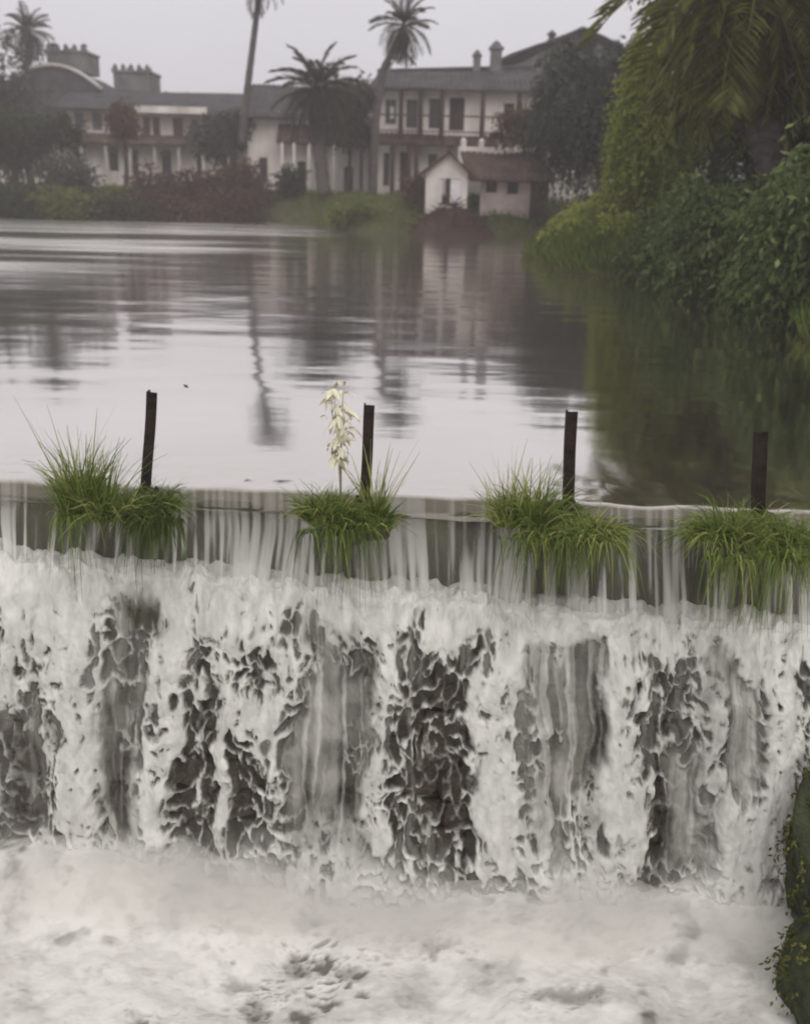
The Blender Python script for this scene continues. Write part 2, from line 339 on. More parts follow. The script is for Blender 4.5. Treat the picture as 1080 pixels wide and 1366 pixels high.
POSTS = []                                       # world spots of the four posts
for (bx, byy, tx, ty) in ((196, 648, 203, 522), (486, 662, 493, 539), (757, 668, 762.5, 548), (1011, 694, 1014.5, 575)):
    b = PZ(bx, byy, 0.03); POSTS.append((b, P(tx, ty, b.y)))
def pier_mesh(w, h, d, seed):
    n = 7; r = np.random.default_rng(seed); V = []; F = []; 
    def face(o, a, b, na, nb):
        k = len(V)
        for i in range(na + 1):
            for j in range(nb + 1):
                V.append(o + a * i / na + b * j / nb)
        for i in range(na):
            for j in range(nb):
                q = k + i * (nb + 1) + j; F.append((q, q + nb + 1, q + nb + 2, q + 1))
    A = lambda *t: np.array(t, float)
    face(A(-w / 2, 0, 0), A(w, 0, 0), A(0, 0, h), n, n); face(A(w / 2, 0, 0), A(0, d, 0), A(0, 0, h), n, n)
    face(A(w / 2, d, 0), A(-w, 0, 0), A(0, 0, h), n, n); face(A(-w / 2, d, 0), A(0, -d, 0), A(0, 0, h), n, n)
    face(A(-w / 2, 0, h), A(w, 0, 0), A(0, d, 0), n, n)
    V = np.array(V)
    c = np.array((0, d / 2, h / 2)); q = (V - c) / np.array((w / 2, d / 2, h / 2))
    rr = np.abs(q).max(1) / np.maximum(1e-3, (np.abs(q) ** 5).sum(1) ** 0.2)      # rounded corners
    V = c + (V - c) * rr[:, None]
    V += (np.stack([fbm(V[:, 0] * 7 + k * 9, V[:, 2] * 7 + V[:, 1] * 5 + seed, 31 + k) for k in range(3)], 1) - 0.5) * 0.05
    return np_mesh('pier', V, np.array(F), M['moss_wall'])
for i, (b, t) in enumerate(POSTS):
    o = link('pier', pier_mesh((0.42, 0.40, 0.56, 0.60)[i], (0.72, 0.70, 0.74, 0.74)[i], 0.42, i), weir)
    xc = b.x + (0.0, 0.03, -0.06, 0.05)[i]
    o.location = (xc, crestY(xc)- 0.03 - 7.7, -0.76 - POOL_Z)

o = link('pier', pier_mesh(0.34, 0.68, 0.36, 9), weir); v = PZ(118, 676, 0.0); o.location = (v.x, crestY(v.x) + 0.02 - 7.7, -0.76 - POOL_Z)
def stone_mesh(seed):
    """a rough block of 48 triangles"""
    r = np.random.default_rng(seed); g = np.linspace(-1, 1, 3); V = {}; F = []
    def vid(p):
        p = tuple(np.round(p, 3)); 
        if p not in V: V[p] = len(V)
        return V[p]
    for ax in range(3):
        for sgn in (-1, 1):
            a, b = [k for k in range(3) if k != ax]
            for i in range(2):
                for j in range(2):
                    q = []
                    for (di, dj) in ((0, 0), (1, 0), (1, 1), (0, 1)):
                        p = [0, 0, 0]; p[ax] = sgn; p[a] = g[i + di]; p[b] = g[j + dj]; q.append(vid(p))
                    F.append(q if (sgn > 0) == (ax != 1) else q[::-1])
    P_ = np.array(list(V.keys()), float)
    ln = np.linalg.norm(P_, axis=1, keepdims=True)
    P_ = P_ / ln ** 0.55 + r.normal(0, 0.09, P_.shape)
    return np_mesh('stone', P_, np.array(F), M['wet_rock'], smooth=False)
stones = [stone_mesh(k) for k in range(9)]
cnt = 0
for row, s in enumerate(np.arange(1.0, PLEN - 0.3, 0.25)):
    x = -6.0 + random.random() * 0.3
    while x < 4.6 and cnt < 296:
        w = random.uniform(0.24, 0.46); h = random.uniform(0.22, 0.30)
        oy, oz = prof(s + random.uniform(-0.03, 0.03))
        o = link('stone', random.choice(stones), weir)
        o.location = (x + w / 2, crestY(x) + oy + 0.215 - 7.7, oz - POOL_Z)
        o.rotation_euler = (R(-14) + random.gauss(0, 0.12), random.gauss(0, 0.10), random.gauss(0, 0.15))
        o.scale = (w * 0.60, random.uniform(0.07, 0.14), h * 0.60); x += w; cnt += 1

# ------------------------------------------------------------------ falling water
def colmask(px, py, cols):
    out = np.zeros(px.shape)
    for (xt, xb, wt, wb, y0, y1, a) in cols:
        t = np.clip((py - y0) / (y1 - y0), 0, 1); c = xt + (xb - xt) * t; w = (wt + (wb - wt) * t) / 2
        v = sstep(w + 15, w - 17, np.abs(px - c)) * sstep(y0 - 18, y0 + 18, py) * sstep(y1 + 30, y1 - 20, py)
        out = np.maximum(out, v * a)
    return out
WHITE = [(30, 20, 70, 30, 740, 950, .75), (100, 118, 92, 40, 750, 1150, .95), (232, 208, 36, 50, 760, 1140, 1), (345, 330, 120, 40, 760, 880, .85),
         (302, 300, 18, 20, 850, 1130, .85), (378, 366, 34, 26, 850, 1080, .8), (528, 500, 52, 42, 770, 1120, .85), (600, 600, 110, 60, 770, 865, .9),
         (662, 655, 60, 52, 780, 1160, 1), (705, 700, 16, 16, 820, 1100, .8), (832, 838, 58, 62, 800, 1150, 1), (900, 890, 130, 60, 800, 885, .85),
         (946, 950, 16, 20, 880, 1150, .7), (1040, 1030, 62, 66, 830, 1130, .95), (990, 1000, 60, 80, 815, 880, .8), (785, 770, 70, 140, 1055, 1200, .7),
         (1005, 1000, 100, 150, 1055, 1230, .9), (440, 440, 130, 130, 1080, 1180, .55), (730, 730, 110, 110, 1050, 1180, .55), (170, 170, 60, 60, 1110, 1180, .6)]
SHEET = [(178, 175, 76, 74, 770, 1130, 1), (450, 440, 104, 112, 790, 1140, 1), (752, 752, 124, 124, 805, 1120, 1), (980, 970, 84, 84, 840, 1080, 1),
         (920, 925, 60, 60, 990, 1180, .9), (30, 30, 70, 60, 900, 1100, .6)]
DARK = [(598, 596, 62, 84, 905, 1070, 1), (606, 618, 70, 34, 1060, 1200, 1), (872, 880, 44, 58, 1060, 1190, 1), (15, 15, 60, 50, 960, 1160, .8), (82, 88, 50, 40, 1035, 1140, .9),
        (262, 255, 62, 70, 930, 1135, .75), (330, 318, 46, 56, 980, 1140, .8), (975, 968, 40, 36, 960, 1040, .7), (740, 742, 50, 40, 900, 1000, .5), (525, 520, 30, 34, 985, 1120, .55)]
xs = np.unique(np.concatenate([np.linspace(-10, -3.9, 200), np.linspace(-3.9, 3.9, 1000), np.linspace(3.9, 6.5, 90)]))
ss = np.linspace(0, PLEN, 330)
GX, GS = np.meshgrid(xs, ss); oy, oz = prof(GS); YY = crestY(GX) + oy; ZZ = oz + np.clip(ledge_dz(GX, GS), -0.4, 0.1)
px, py = project(GX, YY, ZZ)
flow = sstep(0.35, 0.8, GS)                      # 0 on the ledge, 1 on the drop
wx = px + (fbm(px / 46, py / 70, 41) - 0.5) * 66 + (fbm(px / 13, py / 26, 45) - 0.5) * 17
wy = py + (fbm(px / 30, py / 60, 48) - 0.5) * 60
out_f = sstep(1060, 1110, px) + sstep(20, -30, px)           # beyond the frame: made-up columns
gen = fbm(px / 45, py / 260, 52, 3)
hsh = (fbm(px / 8, py / 12, 47) - 0.5)
white = np.maximum(colmask(wx, wy, WHITE), out_f * sstep(0.46, 0.6, gen))
sheet = np.maximum(colmask(wx, wy, SHEET), out_f * sstep(0.5, 0.4, gen)) * (1 - 0.9 * white)
sheet = sheet * (0.35 + 0.65 * sstep(0.38, 0.54, fbm(px / 34, py / 62, 63, 3) + 0.12 * fbm(px / 9, py / 14, 62)))
dark = colmask(wx + 20 * hsh, wy + 16 * hsh, DARK)
ledge = sstep(0.75, 0.40, GS + (fbm(px / 40, py / 40, 55) - 0.5) * 0.55)
white = np.maximum(white, ledge)
big = fbm(px / 50, py / 80, 58, 3)
strand = fbm((px + 0.5 * (wx - px)) / 8, py / 120, 64, 3)
# openness of the foam net: 0 solid foam, 1 a thin lace over bare rock
wsoft = np.clip(white * (0.74 + 0.26 * ledge) , 0, 1)
openn = np.clip(0.95 - 0.66 * wsoft - 0.16 * ledge + 1.1 * (big - 0.5) + 0.9 * (strand - 0.5) + 0.30 * dark * (1 - white), 0.03, 1.05)
gx = wx + 7 * hsh; gy = wy
f1, f2 = worley(gx / 24, gy / 33 - fbm(px / 60, py / 60, 57) * 1.2, 3); g1, g2 = worley(gx / 16, gy / 24 - fbm(px / 50, py / 50, 59) * 1.2, 8)
mixc = sstep(0.40, 0.60, fbm(px / 70, py / 90, 46, 2)); c1 = (f2 - f1) * mixc + (g2 - g1) * (1 - mixc) + 0.55 * (fbm(px / 7, py / 11, 49) - 0.5) + 0.30 * (fbm(px / 22, py / 30, 43) - 0.5)
f1b, f2b = worley(gx / 10, gy / 15, 5); c2 = f2b - f1b + 0.4 * (fbm(px / 5, py / 8, 44) - 0.5)
th = 0.95 - 0.86 * openn
net = np.maximum(sstep(th + 0.28, th - 0.20, c1), 0.9 * sstep(th + 0.08, th - 0.16, c2 * 1.15) * sstep(0.98, 0.55, openn))
film = np.clip(0.03 + 0.30 * sstep(0.45, 0.75, strand), 0, 1) * (1 - 0.75 * dark)
lace_d = np.maximum(net * (0.58 + 0.55 * fbm(px / 11, py / 24, 70)), film)
lace_d *= (1 - 0.72 * dark * (1 - white) * sstep(0.10, 0.22, c1)) * (1 - 0.62 * sstep(0.55, 0.95, dark) * (1 - white) * sstep(0.36, 0.50, fbm(px / 30, py / 40, 68, 2)))
sxx = px + 0.35 * (wx - px) + 0.02 * py
soft = fbm(sxx / 24, py / 420, 66, 2); fine = fbm(sxx / 7, py / 300, 61, 3)
sheet_d = np.clip(0.05 + 0.50 * sstep(0.38, 0.75, soft) + 0.24 * sstep(0.44, 0.80, fine) + 0.40 * sstep(0.46, 0.66, big) + 0.5 * (fbm(px / 12, py / 34, 67) - 0.5), 0.03, 0.8) * (1 - 0.55 * dark)
sheet = sheet * (1 - ledge)
cover = np.clip(lace_d * (1 - sheet) + sheet * sheet_d, 0, 1)
mist = sstep(PLEN - 0.85, PLEN - 0.20, GS + (fbm(px / 50, py / 70, 75) - 0.5) * 0.7)
cover = np.maximum(cover, mist * 0.85 * (1 - 0.8 * dark))
streak = fine; open_w = 1 - sheet
bill = fbm(px / 26, py / 30, 78); bill2 = fbm(px / 9, py / 14, 80)
YY = YY - (0.05 * white * flow + 0.045 * net * open_w * flow + 0.03 * (bill - 0.5) + 0.025 * (bill2 - 0.5) + 0.05 * (fbm(px / 60, py / 400, 84) - 0.5) * flow)
ZZ = ZZ + (1 - flow) * (0.05 + 0.17 * (bill - 0.45) + 0.06 * (bill2 - 0.5))
foam = np.clip(open_w * (0.25 + 0.75 * net + 0.3 * white) * (0.45 + 0.95 * fbm(wx / 9, py / 45, 88)) + sheet * (0.25 + 0.6 * sstep(0.45, 0.75, fine)) + mist, 0, 1)
me = np_mesh('waterfall', np.stack([GX, YY, ZZ], -1).reshape(-1, 3), grid_faces(len(ss), len(xs)), M['foam'], {'cover': cover, 'foam': foam})
tag(link('waterfall', me), 'white foaming water tumbling down the rough lower face of the weir', 'waterfall', kind='structure')

# upper curtain: strands falling from the crest to the ledge
xs = np.unique(np.concatenate([np.linspace(-10, -3.9, 300), np.linspace(-3.9, 3.9, 1500), np.linspace(3.9, 6.5, 150)]))
ts = np.concatenate([np.linspace(-0.35, -0.02, 12), np.linspace(0, 1, 44)]); GX, GU = np.meshgrid(xs, ts); GT = np.maximum(GU, 0)
YY = crestY(GX) + 0.10 - 0.20 * GT ** 0.8; ZZ = -0.195 * np.minimum(1, GT * 6) ** 0.5 * 0 - 0.155 - (0.53 + np.clip(0.12 + 0.05 * GX, -0.1, 0.4)) * GT ** 1.3
lipY = crestY(GX) + 0.10 - GU / 0.35 * 0.24; lipR = lipY - crestY(GX) - 0.18; lf = np.clip((0.12 - lipR) / 0.25, 0, 1)
YY = np.where(GU < 0, lipY, YY); ZZ = np.where(GU < 0, -0.014 - 0.20 * lf ** 2 + 0.012 + (fbm(GX * 3.0, lipY * 2.0, 15, 3) - 0.5) * 0.04, ZZ)
px, py = project(GX, YY, ZZ)
sx = px + 16 * (vnoise(px / 70, GT * 1.2, 90) - 0.5) * GT
st = 0.5 * vnoise(sx / 5.0, GT * 0.9, 91) + 0.35 * vnoise(sx / 11, GT * 0.6 + 9, 92) + 0.15 * vnoise(sx / 3, GT * 3, 95); bro = fbm(px / 60, GT * 0.8, 93, 2)
c = sstep(0.33, 0.66, st + 0.40 * (bro - 0.5)) * (0.36 + 0.40 * sstep(0.05, 0.8, GT))
thin = 0.03 + 0.16 * bro * sstep(0, 0.3, GT)
blocked = np.zeros(px.shape)
for i, (b, t) in enumerate(POSTS):
    hw = (0.17, 0.14, 0.22, 0.18)[i]; blocked = np.maximum(blocked, sstep(hw + 0.1, hw - 0.05, np.abs(GX - b.x - (0.0, 0.03, -0.06, 0.05)[i])))
c = np.maximum(c, thin) * (1 - 0.45 * blocked) * (0.55 + 0.45 * sstep(-0.02, 0.25, GT)) * sstep(-0.35, -0.05, GU + 0.14 * (st - 0.5))
c = np.maximum(c, sstep(0.86, 1.0, GT + 0.15 * (st - 0.5)) * 0.8)
YY = YY - 0.035 * st * GT - blocked * 0.03
me = np_mesh('water_curtain', np.stack([GX, YY, ZZ], -1).reshape(-1, 3), grid_faces(len(ts), len(xs)), M['foam'], {'cover': np.clip(c, 0, 0.92), 'foam': np.clip(st * 1.3, 0, 1)})
tag(link('water_curtain', me), 'thin streaky curtain of water dropping from the crest onto the foaming ledge', 'water', kind='structure')

# foaming pool below
xs = np.unique(np.concatenate([np.linspace(-13, -3.6, 100), np.linspace(-3.6, 3.8, 560), np.linspace(3.8, 6.5, 40)]))
ys = np.unique(np.concatenate([np.linspace(-50, 3.6, 60), np.linspace(3.6, 5.0, 60), np.linspace(5.0, 7.25, 260)]))
GX, GY = np.meshgrid(xs, ys); GYb = GY - 0.045 * GX
px, py = project(GX, GY, np.full(GX.shape, POOL_Z)); near = sstep(3, 4.5, GY)
px = np.where(near > 0, px, 0); py = np.where(near > 0, py, 0)
toe = sstep(0.9, 0.0, crestY(GX) - 0.85 - GY)
b1 = fbm(GX * 1.6, GY * 1.6, 100, 3); b2 = fbm(GX * 5, GY * 5, 104, 3); b3 = np.abs(fbm(GX * 3.1 + 3, GY * 3.1, 107, 4) - 0.5) * 2
b4 = fbm(GX * 0.9, GY * 0.9, 103, 2)
ZZ = POOL_Z + 0.34 * (b4 - 0.5) + 0.16 * (b1 - 0.5) + 0.03 * (b2 - 0.5) + 0.02 * (fbm(GX * 11, GY * 11, 118, 3) - 0.5) + toe * (0.06 + 0.20 * (b4 - 0.5))
spots = np.zeros(GX.shape)
for (ax, ay, rx, ry, a) in ((412, 1216, 20, 13, .35), (400, 1274, 20, 15, .75), (434, 1280, 12, 9, .95), (320, 1300, 22, 9, .6), (468, 1298, 24, 9, .6), (342, 1340, 18, 22, .7), (400, 1352, 16, 13, .9),
                           (440, 1335, 16, 8, .8), (486, 1326, 8, 6, .8), (184, 1358, 10, 10, .6), (760, 1340, 50, 12, .7), (580, 1265, 14, 10, .5), (690, 1235, 18, 14, .25), (898, 1286, 14, 10, .35), (25, 1190, 16, 8, .4), (300, 1178, 30, 10, .25), (560, 1320, 30, 30, .3), (640, 1300, 50, 20, .25)):
    w1 = px + (fbm(px / 14, py / 14, 110) - 0.5) * 26; w2 = py + (fbm(px / 14, py / 14, 115) - 0.5) * 22
    spots = np.maximum(spots, a * 1.05 * sstep(1.6, 0.3, np.hypot((w1 - ax) / rx, (w2 - ay) / ry)))
foam = np.clip(1 - spots * near - 0.14 * sstep(0.45, 0.65, b2) * sstep(0.4, 0.6, b1) - 0.12 * sstep(0.45, 0.62, b1) - 0.5 * sstep(0.66, 0.8, fbm(GX * 4.5, GY * 4.5, 121, 3)) * sstep(0.5, 0.6, b4) - 0.5 * (1 - near) * b2, 0, 1)
fo = np.zeros(GX.shape)
for (ax, ay, rx, ry, a) in ((400, 1300, 150, 75, 1.0), (740, 1345, 110, 28, .75), (590, 1265, 90, 40, .45), (60, 1195, 90, 26, .4), (890, 1285, 70, 30, .4), (200, 1350, 70, 26, .6), (690, 1235, 60, 30, .35), (1000, 1240, 60, 30, .4), (300, 1185, 80, 18, .3)):
    fo = np.maximum(fo, a * sstep(1.3, 0.2, np.hypot((px + 40 * (fbm(px / 40, py / 40, 124) - 0.5) - ax) / rx, (py + 30 * (fbm(px / 40, py / 40, 128) - 0.5) - ay) / ry)))
fo = np.maximum(fo, 0.22) * near
h1, h2 = worley(px / 21 + 0.8 * fbm(px / 20, py / 20, 131), py / 12 + 0.6 * fbm(px / 18, py / 14, 134), 12); k1, k2 = worley(px / 9, py / 6 + 0.6 * fbm(px / 9, py / 9, 137), 15)
e1 = h2 - h1 + 0.5 * (fbm(px / 8, py / 6, 139) - 0.5); e2 = k2 - k1
patch = sstep(0.40, 0.62, fbm(px / 33, py / 22, 143, 3))
froth = fo * patch * np.maximum(sstep(0.30, 0.75, e1), 0.5 * sstep(0.35, 0.7, e2))
foam = np.clip(foam - 0.85 * froth - 0.10 * near * (fbm(px / 60, py / 30, 146) - 0.45) - 0.14 * near * sstep(0.45, 0.7, fbm(px / 18, py / 10, 149)), 0, 1)
ZZ -= spots * near * 0.02 + froth * 0.02
me = np_mesh('churning_water', np.stack([GX, GY, ZZ], -1).reshape(-1, 3), grid_faces(len(ys), len(xs)), M['pool'], {'foam': foam})
tag(link('churning_water', me), 'churning creamy white foam in the pool at the foot of the weir', 'foam', kind='structure')

# ------------------------------------------------------------------ foliage builders
def unit(a): return a / np.maximum(1e-6, np.linalg.norm(a, axis=-1, keepdims=True))
def leaf_arrays(C, D, L, W, tint):
    """one pointed four-cornered leaf at each C along direction D"""
    n = len(C); side = unit(np.cross(D, rng.normal(size=(n, 3)))); nrm = np.cross(D, side)
    L = np.broadcast_to(L, n)[:, None]; W = np.broadcast_to(W, n)[:, None]
    mid = C + D * L * 0.45 + nrm * L * 0.06
    V = np.stack([C, mid + side * W / 2, C + D * L, mid - side * W / 2], 1).reshape(-1, 3)
    return V, np.arange(4 * n).reshape(n, 4), np.repeat(tint, 4)
def sprays(origins, dirs, length, nleaf, droop, leafL, leafW, tint0):
    """arching twigs with leaves along them"""
    n = len(origins); t = np.linspace(0.08, 1, nleaf)[None, :, None]
    length = np.broadcast_to(length, n)[:, None, None]
    pos = origins[:, None] + dirs[:, None] * t * length + np.array((0, 0, -1.0)) * (droop * length * t * t)
    tan = unit(dirs[:, None] + np.array((0, 0, -1.0)) * (2 * droop * t))
    pos = pos + rng.normal(0, 0.02, pos.shape) * length
    D = unit(tan * 0.8 + rng.normal(0, 0.55, pos.shape) + np.array((0, 0, -0.35)))
    C = pos.reshape(-1, 3); D = D.reshape(-1, 3); k = len(C)
    tint = np.clip(np.repeat(tint0, nleaf) + rng.normal(0, 0.14, k), 0, 1)
    return leaf_arrays(C, D, leafL * rng.uniform(0.7, 1.3, k), leafW * rng.uniform(0.7, 1.3, k), tint)
def ellipsoid_pts(blobs, n, shell=0.55):
    """points through the outer part of a set of (centre, radii) blobs, with their outward directions"""
    vol = np.array([r[0] * r[1] * r[2] for c, r in blobs]) ** 0.67; pick = rng.choice(len(blobs), n, p=vol / vol.sum())
    d = unit(rng.normal(size=(n, 3))); rad = (shell + (1 - shell) * rng.random(n)) * (0.85 + 0.3 * rng.random(n))
    c = np.array([b[0] for b in blobs], float)[pick]; r = np.array([b[1] for b in blobs], float)[pick]
    return c + d * r * rad[:, None], d, pick
def join(parts):
    V = []; F = []; T = []; k = 0
    for v, f, t in parts: V.append(v); F.append(f + k); T.append(t); k += len(v)
    return np.concatenate(V), np.concatenate(F), np.concatenate(T)
def leaf_obj(name, parts, material, parent):
    V, F, T = join(parts); me = np_mesh(name, V - np.array(root_loc(parent)), F, material, {'tint': T}, smooth=False)
    return link(name, me, parent)
def blobs_around(c, r, n, spread=0.75, sz=(0.35, 0.6), zmin=-0.6):
    out = [(np.array(c), np.array(r) * 0.62)]
    for _ in range(n):
        d = unit(rng.normal(size=3)); d[2] = max(d[2], zmin)
        out.append((np.array(c) + d * np.array(r) * spread, np.array(r) * rng.uniform(*sz)))
    return out
def trunk_obj(parent, base, top, r0, r1, material, limbs=(), bend=0.15):
    mb = MB(); base = Vector(base); top = Vector(top); L = (top - base).length
    pts = [base.lerp(top, t) + Vector((math.sin(t * 5) * bend, math.cos(t * 4) * bend, 0)) * t * (1 - t) * 2 for t in np.linspace(0, 1, 8)]
    mb.tube(pts, [r0 + (r1 - r0) * (t ** 0.7) + 0.25 * r0 * (1 - t) ** 6 for t in np.linspace(0, 1, 8)], 8)
    for (t, end, r) in limbs:
        s = base.lerp(top, t); e = Vector(end)
        mb.tube([s, s.lerp(e, 0.5) + Vector((0, 0, 0.1 * (e - s).length)), e], [r, r * 0.7, r * 0.25], 6)
    return mb.build('trunk', material, parent, True)
def tree(label, base, c, r, nblob, nspray, nleaf, leafL, leafW, material, length=1.0, droop=0.35, r0=0.3, group=None, cat='tree', name='tree', hang=0, sz=(0.35, 0.6)):
    root = empty(name, base, label, cat, group)
    bl = blobs_around(c, r, nblob, sz=sz)
    limbs = [(random.uniform(0.55, 0.95), tuple(b[0]), r0 * 0.4) for b in bl[1:7]]
    trunk_obj(root, base, c, r0, r0 * 0.45, M['bark'], limbs)
    O, D, pick = ellipsoid_pts(bl, nspray)
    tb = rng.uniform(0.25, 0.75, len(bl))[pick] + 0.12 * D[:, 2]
    D = unit(D + rng.normal(0, 0.4, D.shape))
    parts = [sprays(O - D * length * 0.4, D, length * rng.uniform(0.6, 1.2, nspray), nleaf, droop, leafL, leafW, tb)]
    if hang:
        O, D, pick = ellipsoid_pts(bl, hang, 0.8); D = unit(D * 0.25 + np.array((0, 0, -1.0)))
        parts.append(sprays(O, D, rng.uniform(0.8, 2.4, hang), nleaf * 2, 0.2, leafL, leafW, rng.uniform(0.2, 0.7, hang)))
    leaf_obj('crown', parts, material, root)
    return root
def bush(label, base, r, nspray, nleaf, leafL, leafW, material, length=0.8, droop=0.5, nblob=8, group=None, name='bush', stems=5):
    root = empty(name, base, label, 'bush', group); c = Vector(base) + Vector((0, 0, r[2] * 0.45))
    bl = blobs_around(c, r, nblob, 0.6, (0.35, 0.6), -0.35)
    mb = MB()
    for k in range(stems):
        a = k * 2 * math.pi / stems + random.random(); e = c + Vector((math.cos(a) * r[0] * 0.6, math.sin(a) * r[1] * 0.6, r[2] * 0.35))
        b0 = Vector(base) + Vector((math.cos(a), math.sin(a), 0)) * r[0] * 0.15
        mb.tube([b0 - Vector((0, 0, 0.3)), b0.lerp(e, 0.5) + Vector((0, 0, 0.15)), e], [0.05, 0.035, 0.012], 5)
    mb.build('stem', M['bark'], root, True)
    O, D, pick = ellipsoid_pts(bl, nspray, 0.5); O[:, 2] = np.maximum(O[:, 2], base[2] + 0.05)
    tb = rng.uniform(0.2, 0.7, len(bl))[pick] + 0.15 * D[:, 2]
    D = unit(D + np.array((0, 0, 0.25)) + rng.normal(0, 0.35, D.shape))
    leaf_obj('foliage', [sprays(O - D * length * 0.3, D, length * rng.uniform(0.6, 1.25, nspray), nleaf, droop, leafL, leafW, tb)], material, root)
    return root

def frond_mesh(seed, L=2.4, droop=0.55, up=0.0, mt='leaf_palm'):
    r = np.random.default_rng(seed); mb = MB(); t = np.linspace(0, 1, 9)
    cx = L * t * (1 - 0.10 * t); cz = up * L * t - droop * L * t ** 2.2
    mb.tube([(x, 0, z) for x, z in zip(cx, cz)], [0.035 * (1 - 0.8 * q) for q in t], 4)
    V = list(mb.v); F = list(mb.f); T = [0.6] * len(V)
    n = 34; tt = np.linspace(0.14, 1, n)
    px_ = np.interp(tt, t, cx); pz_ = np.interp(tt, t, cz)
    for q in range(n):
        ln = 0.52 * (0.45 + 0.9 * math.sin(math.pi * min(1, tt[q] * 0.85 + 0.12))) * r.uniform(0.85, 1.1)
        for s in (-1, 1):
            d = np.array((0.75, s * 0.75, 0.22 - 0.5 * tt[q] + r.normal(0, 0.12))); d /= np.linalg.norm(d)
            b = np.array((px_[q], 0, pz_[q])); w = np.array((0.03, 0, 0.012)); k = len(V); tip = b + d * ln + np.array((0, 0, -0.14 * ln))
            m_ = b + d * ln * 0.5
            V += [tuple(b), tuple(m_ + w), tuple(tip), tuple(m_ - w)]; F.append((k, k + 1, k + 2, k + 3)); tn = r.uniform(0, 1); T += [tn] * 4
    f4 = np.array([f for f in F if len(f) == 4])
    return np_mesh('frond', np.array(V), f4, M[mt], {'tint': np.array(T)}, smooth=False)
FRONDS = [frond_mesh(1, 2.4, 0.50, 0.15), frond_mesh(2, 2.2, 0.70, 0.1), frond_mesh(3, 2.5, 0.35, 0.2), frond_mesh(4, 2.0, 0.9, 0.0)]
def palm(label, path, r0, r1, size, nf, group='palms on the far bank', lo=-50, hi=80):
    base = path[0]; root = empty('palm_tree', base, label, 'palm tree', group)
    mb = MB(); pts = []
    for a, b in zip(path[:-1], path[1:]):
        for k in range(8): pts.append(Vector(a).lerp(Vector(b), k / 8))
    pts.append(Vector(path[-1])); n = len(pts)
    mb.tube(pts, [(r0 + (r1 - r0) * i / n) * (1 + 0.10 * (i % 2)) for i in range(n)], 9); mb.build('trunk', M['palm_bark'], root, True)
    top = Vector(path[-1]) - Vector(base)
    for k in range(nf):
        az = k * 2.39996 + random.gauss(0, 0.15); t = (k + 0.5) / nf; el = R(hi + (lo - hi) * t ** 0.8 + random.gauss(0, 6))
        me = FRONDS[0 if t < 0.4 else (1 if t < 0.75 else 3)] if random.random() < 0.7 else FRONDS[2]
        o = link('frond', me, root); o.location = top + Vector((0, 0, 0.1 * (1 - t)))
        o.rotation_euler = (random.gauss(0, 0.2), -el, az); s = size / 2.4 * random.uniform(0.85, 1.1); o.scale = (s, s, s)
    return root

# ------------------------------------------------------------------ buildings on the far bank
def wall_open(mb, x0, x1, y0, y1, z0, z1, ops):
    """a wall box with real openings (x0, x1, z0, z1), none above another"""
    x = x0
    for (a, b, c, d) in sorted(ops):
        if a > x: mb.box(x, a, y0, y1, z0, z1)
        if c > z0 + 0.01: mb.box(a, b, y0, y1, z0, c)
        if d < z1 - 0.01: mb.box(a, b, y0, y1, d, z1)
        x = b
    if x < x1: mb.box(x, x1, y0, y1, z0, z1)
def window(parent, a, b, c, d, y, fmat, pmat, mull=1, name='window', pane='pane'):
    mb = MB(); t = 0.09
    mb.box(a, a + t, y - 0.05, y + 0.1, c, d); mb.box(b - t, b, y - 0.05, y + 0.1, c, d)
    mb.box(a + t, b - t, y - 0.05, y + 0.1, c, c + t); mb.box(a + t, b - t, y - 0.05, y + 0.1, d - t, d)
    for k in range(mull):
        x = a + (b - a) * (k + 1) / (mull + 1); mb.box(x - 0.03, x + 0.03, y - 0.03, y + 0.07, c + t, d - t)
    mb.box(a + t, b - t, y - 0.02, y + 0.06, c + (d - c) * 0.62, c + (d - c) * 0.62 + 0.06)
    w = mb.build(name, fmat, parent)
    MB().box(a + t, b - t, y + 0.08, y + 0.12, c + t, d - t).build(pane, pmat, w)
    return w
def door(parent, a, b, c, d, y, mt):
    mb = MB(); mb.box(a, b, y + 0.02, y + 0.08, c, d)
    for k in (0, 1):
        x0 = a + (b - a) * (0.5 * k + 0.06); x1 = a + (b - a) * (0.5 * k + 0.44)
        mb.box(x0, x1, y - 0.02, y + 0.02, c + 0.2, c + (d - c) * 0.45); mb.box(x0, x1, y - 0.02, y + 0.02, c + (d - c) * 0.55, d - 0.15)
    return mb.build('door', mt, parent)
def roof_sheet(mb, e0, e1, r1, r0, per=0.35, amp=0.045, th=0.1):
    """ribbed tile slope between an eave line e0-e1 and a ridge line r0-r1"""
    e0, e1, r0, r1 = map(Vector, (e0, e1, r0, r1)); n = max(2, int((e1 - e0).length / per * 4)); nrm = (e1 - e0).cross(r0 - e0).normalized()
    if nrm.z < 0: nrm = -nrm
    k = len(mb.v); rows = 7
    for j in range(rows + 1):
        for i in range(n + 1):
            u = i / n; a = e0.lerp(e1, u); b = r0.lerp(r1, u); p = a.lerp(b, j / rows) + nrm * (amp * math.sin(i * math.pi / 2) + 0.03 * (j % 2)) 
            p.z += 0.05 * math.sin(u * 9 + j) 
            mb.v.append(tuple(p))
    for j in range(rows):
        for i in range(n):
            q = k + j * (n + 1) + i; mb.f.append((q, q + 1, q + n + 2, q + n + 1))
    for u0, u1 in ((0, 1),):
        a, b, c, d = e0 - nrm * th, e1 - nrm * th, r1 - nrm * th, r0 - nrm * th
        mb.add([a, b, c, d, e0, e1, r1, r0], [(0, 3, 2, 1), (0, 1, 5, 4), (1, 2, 6, 5), (3, 0, 4, 7)])
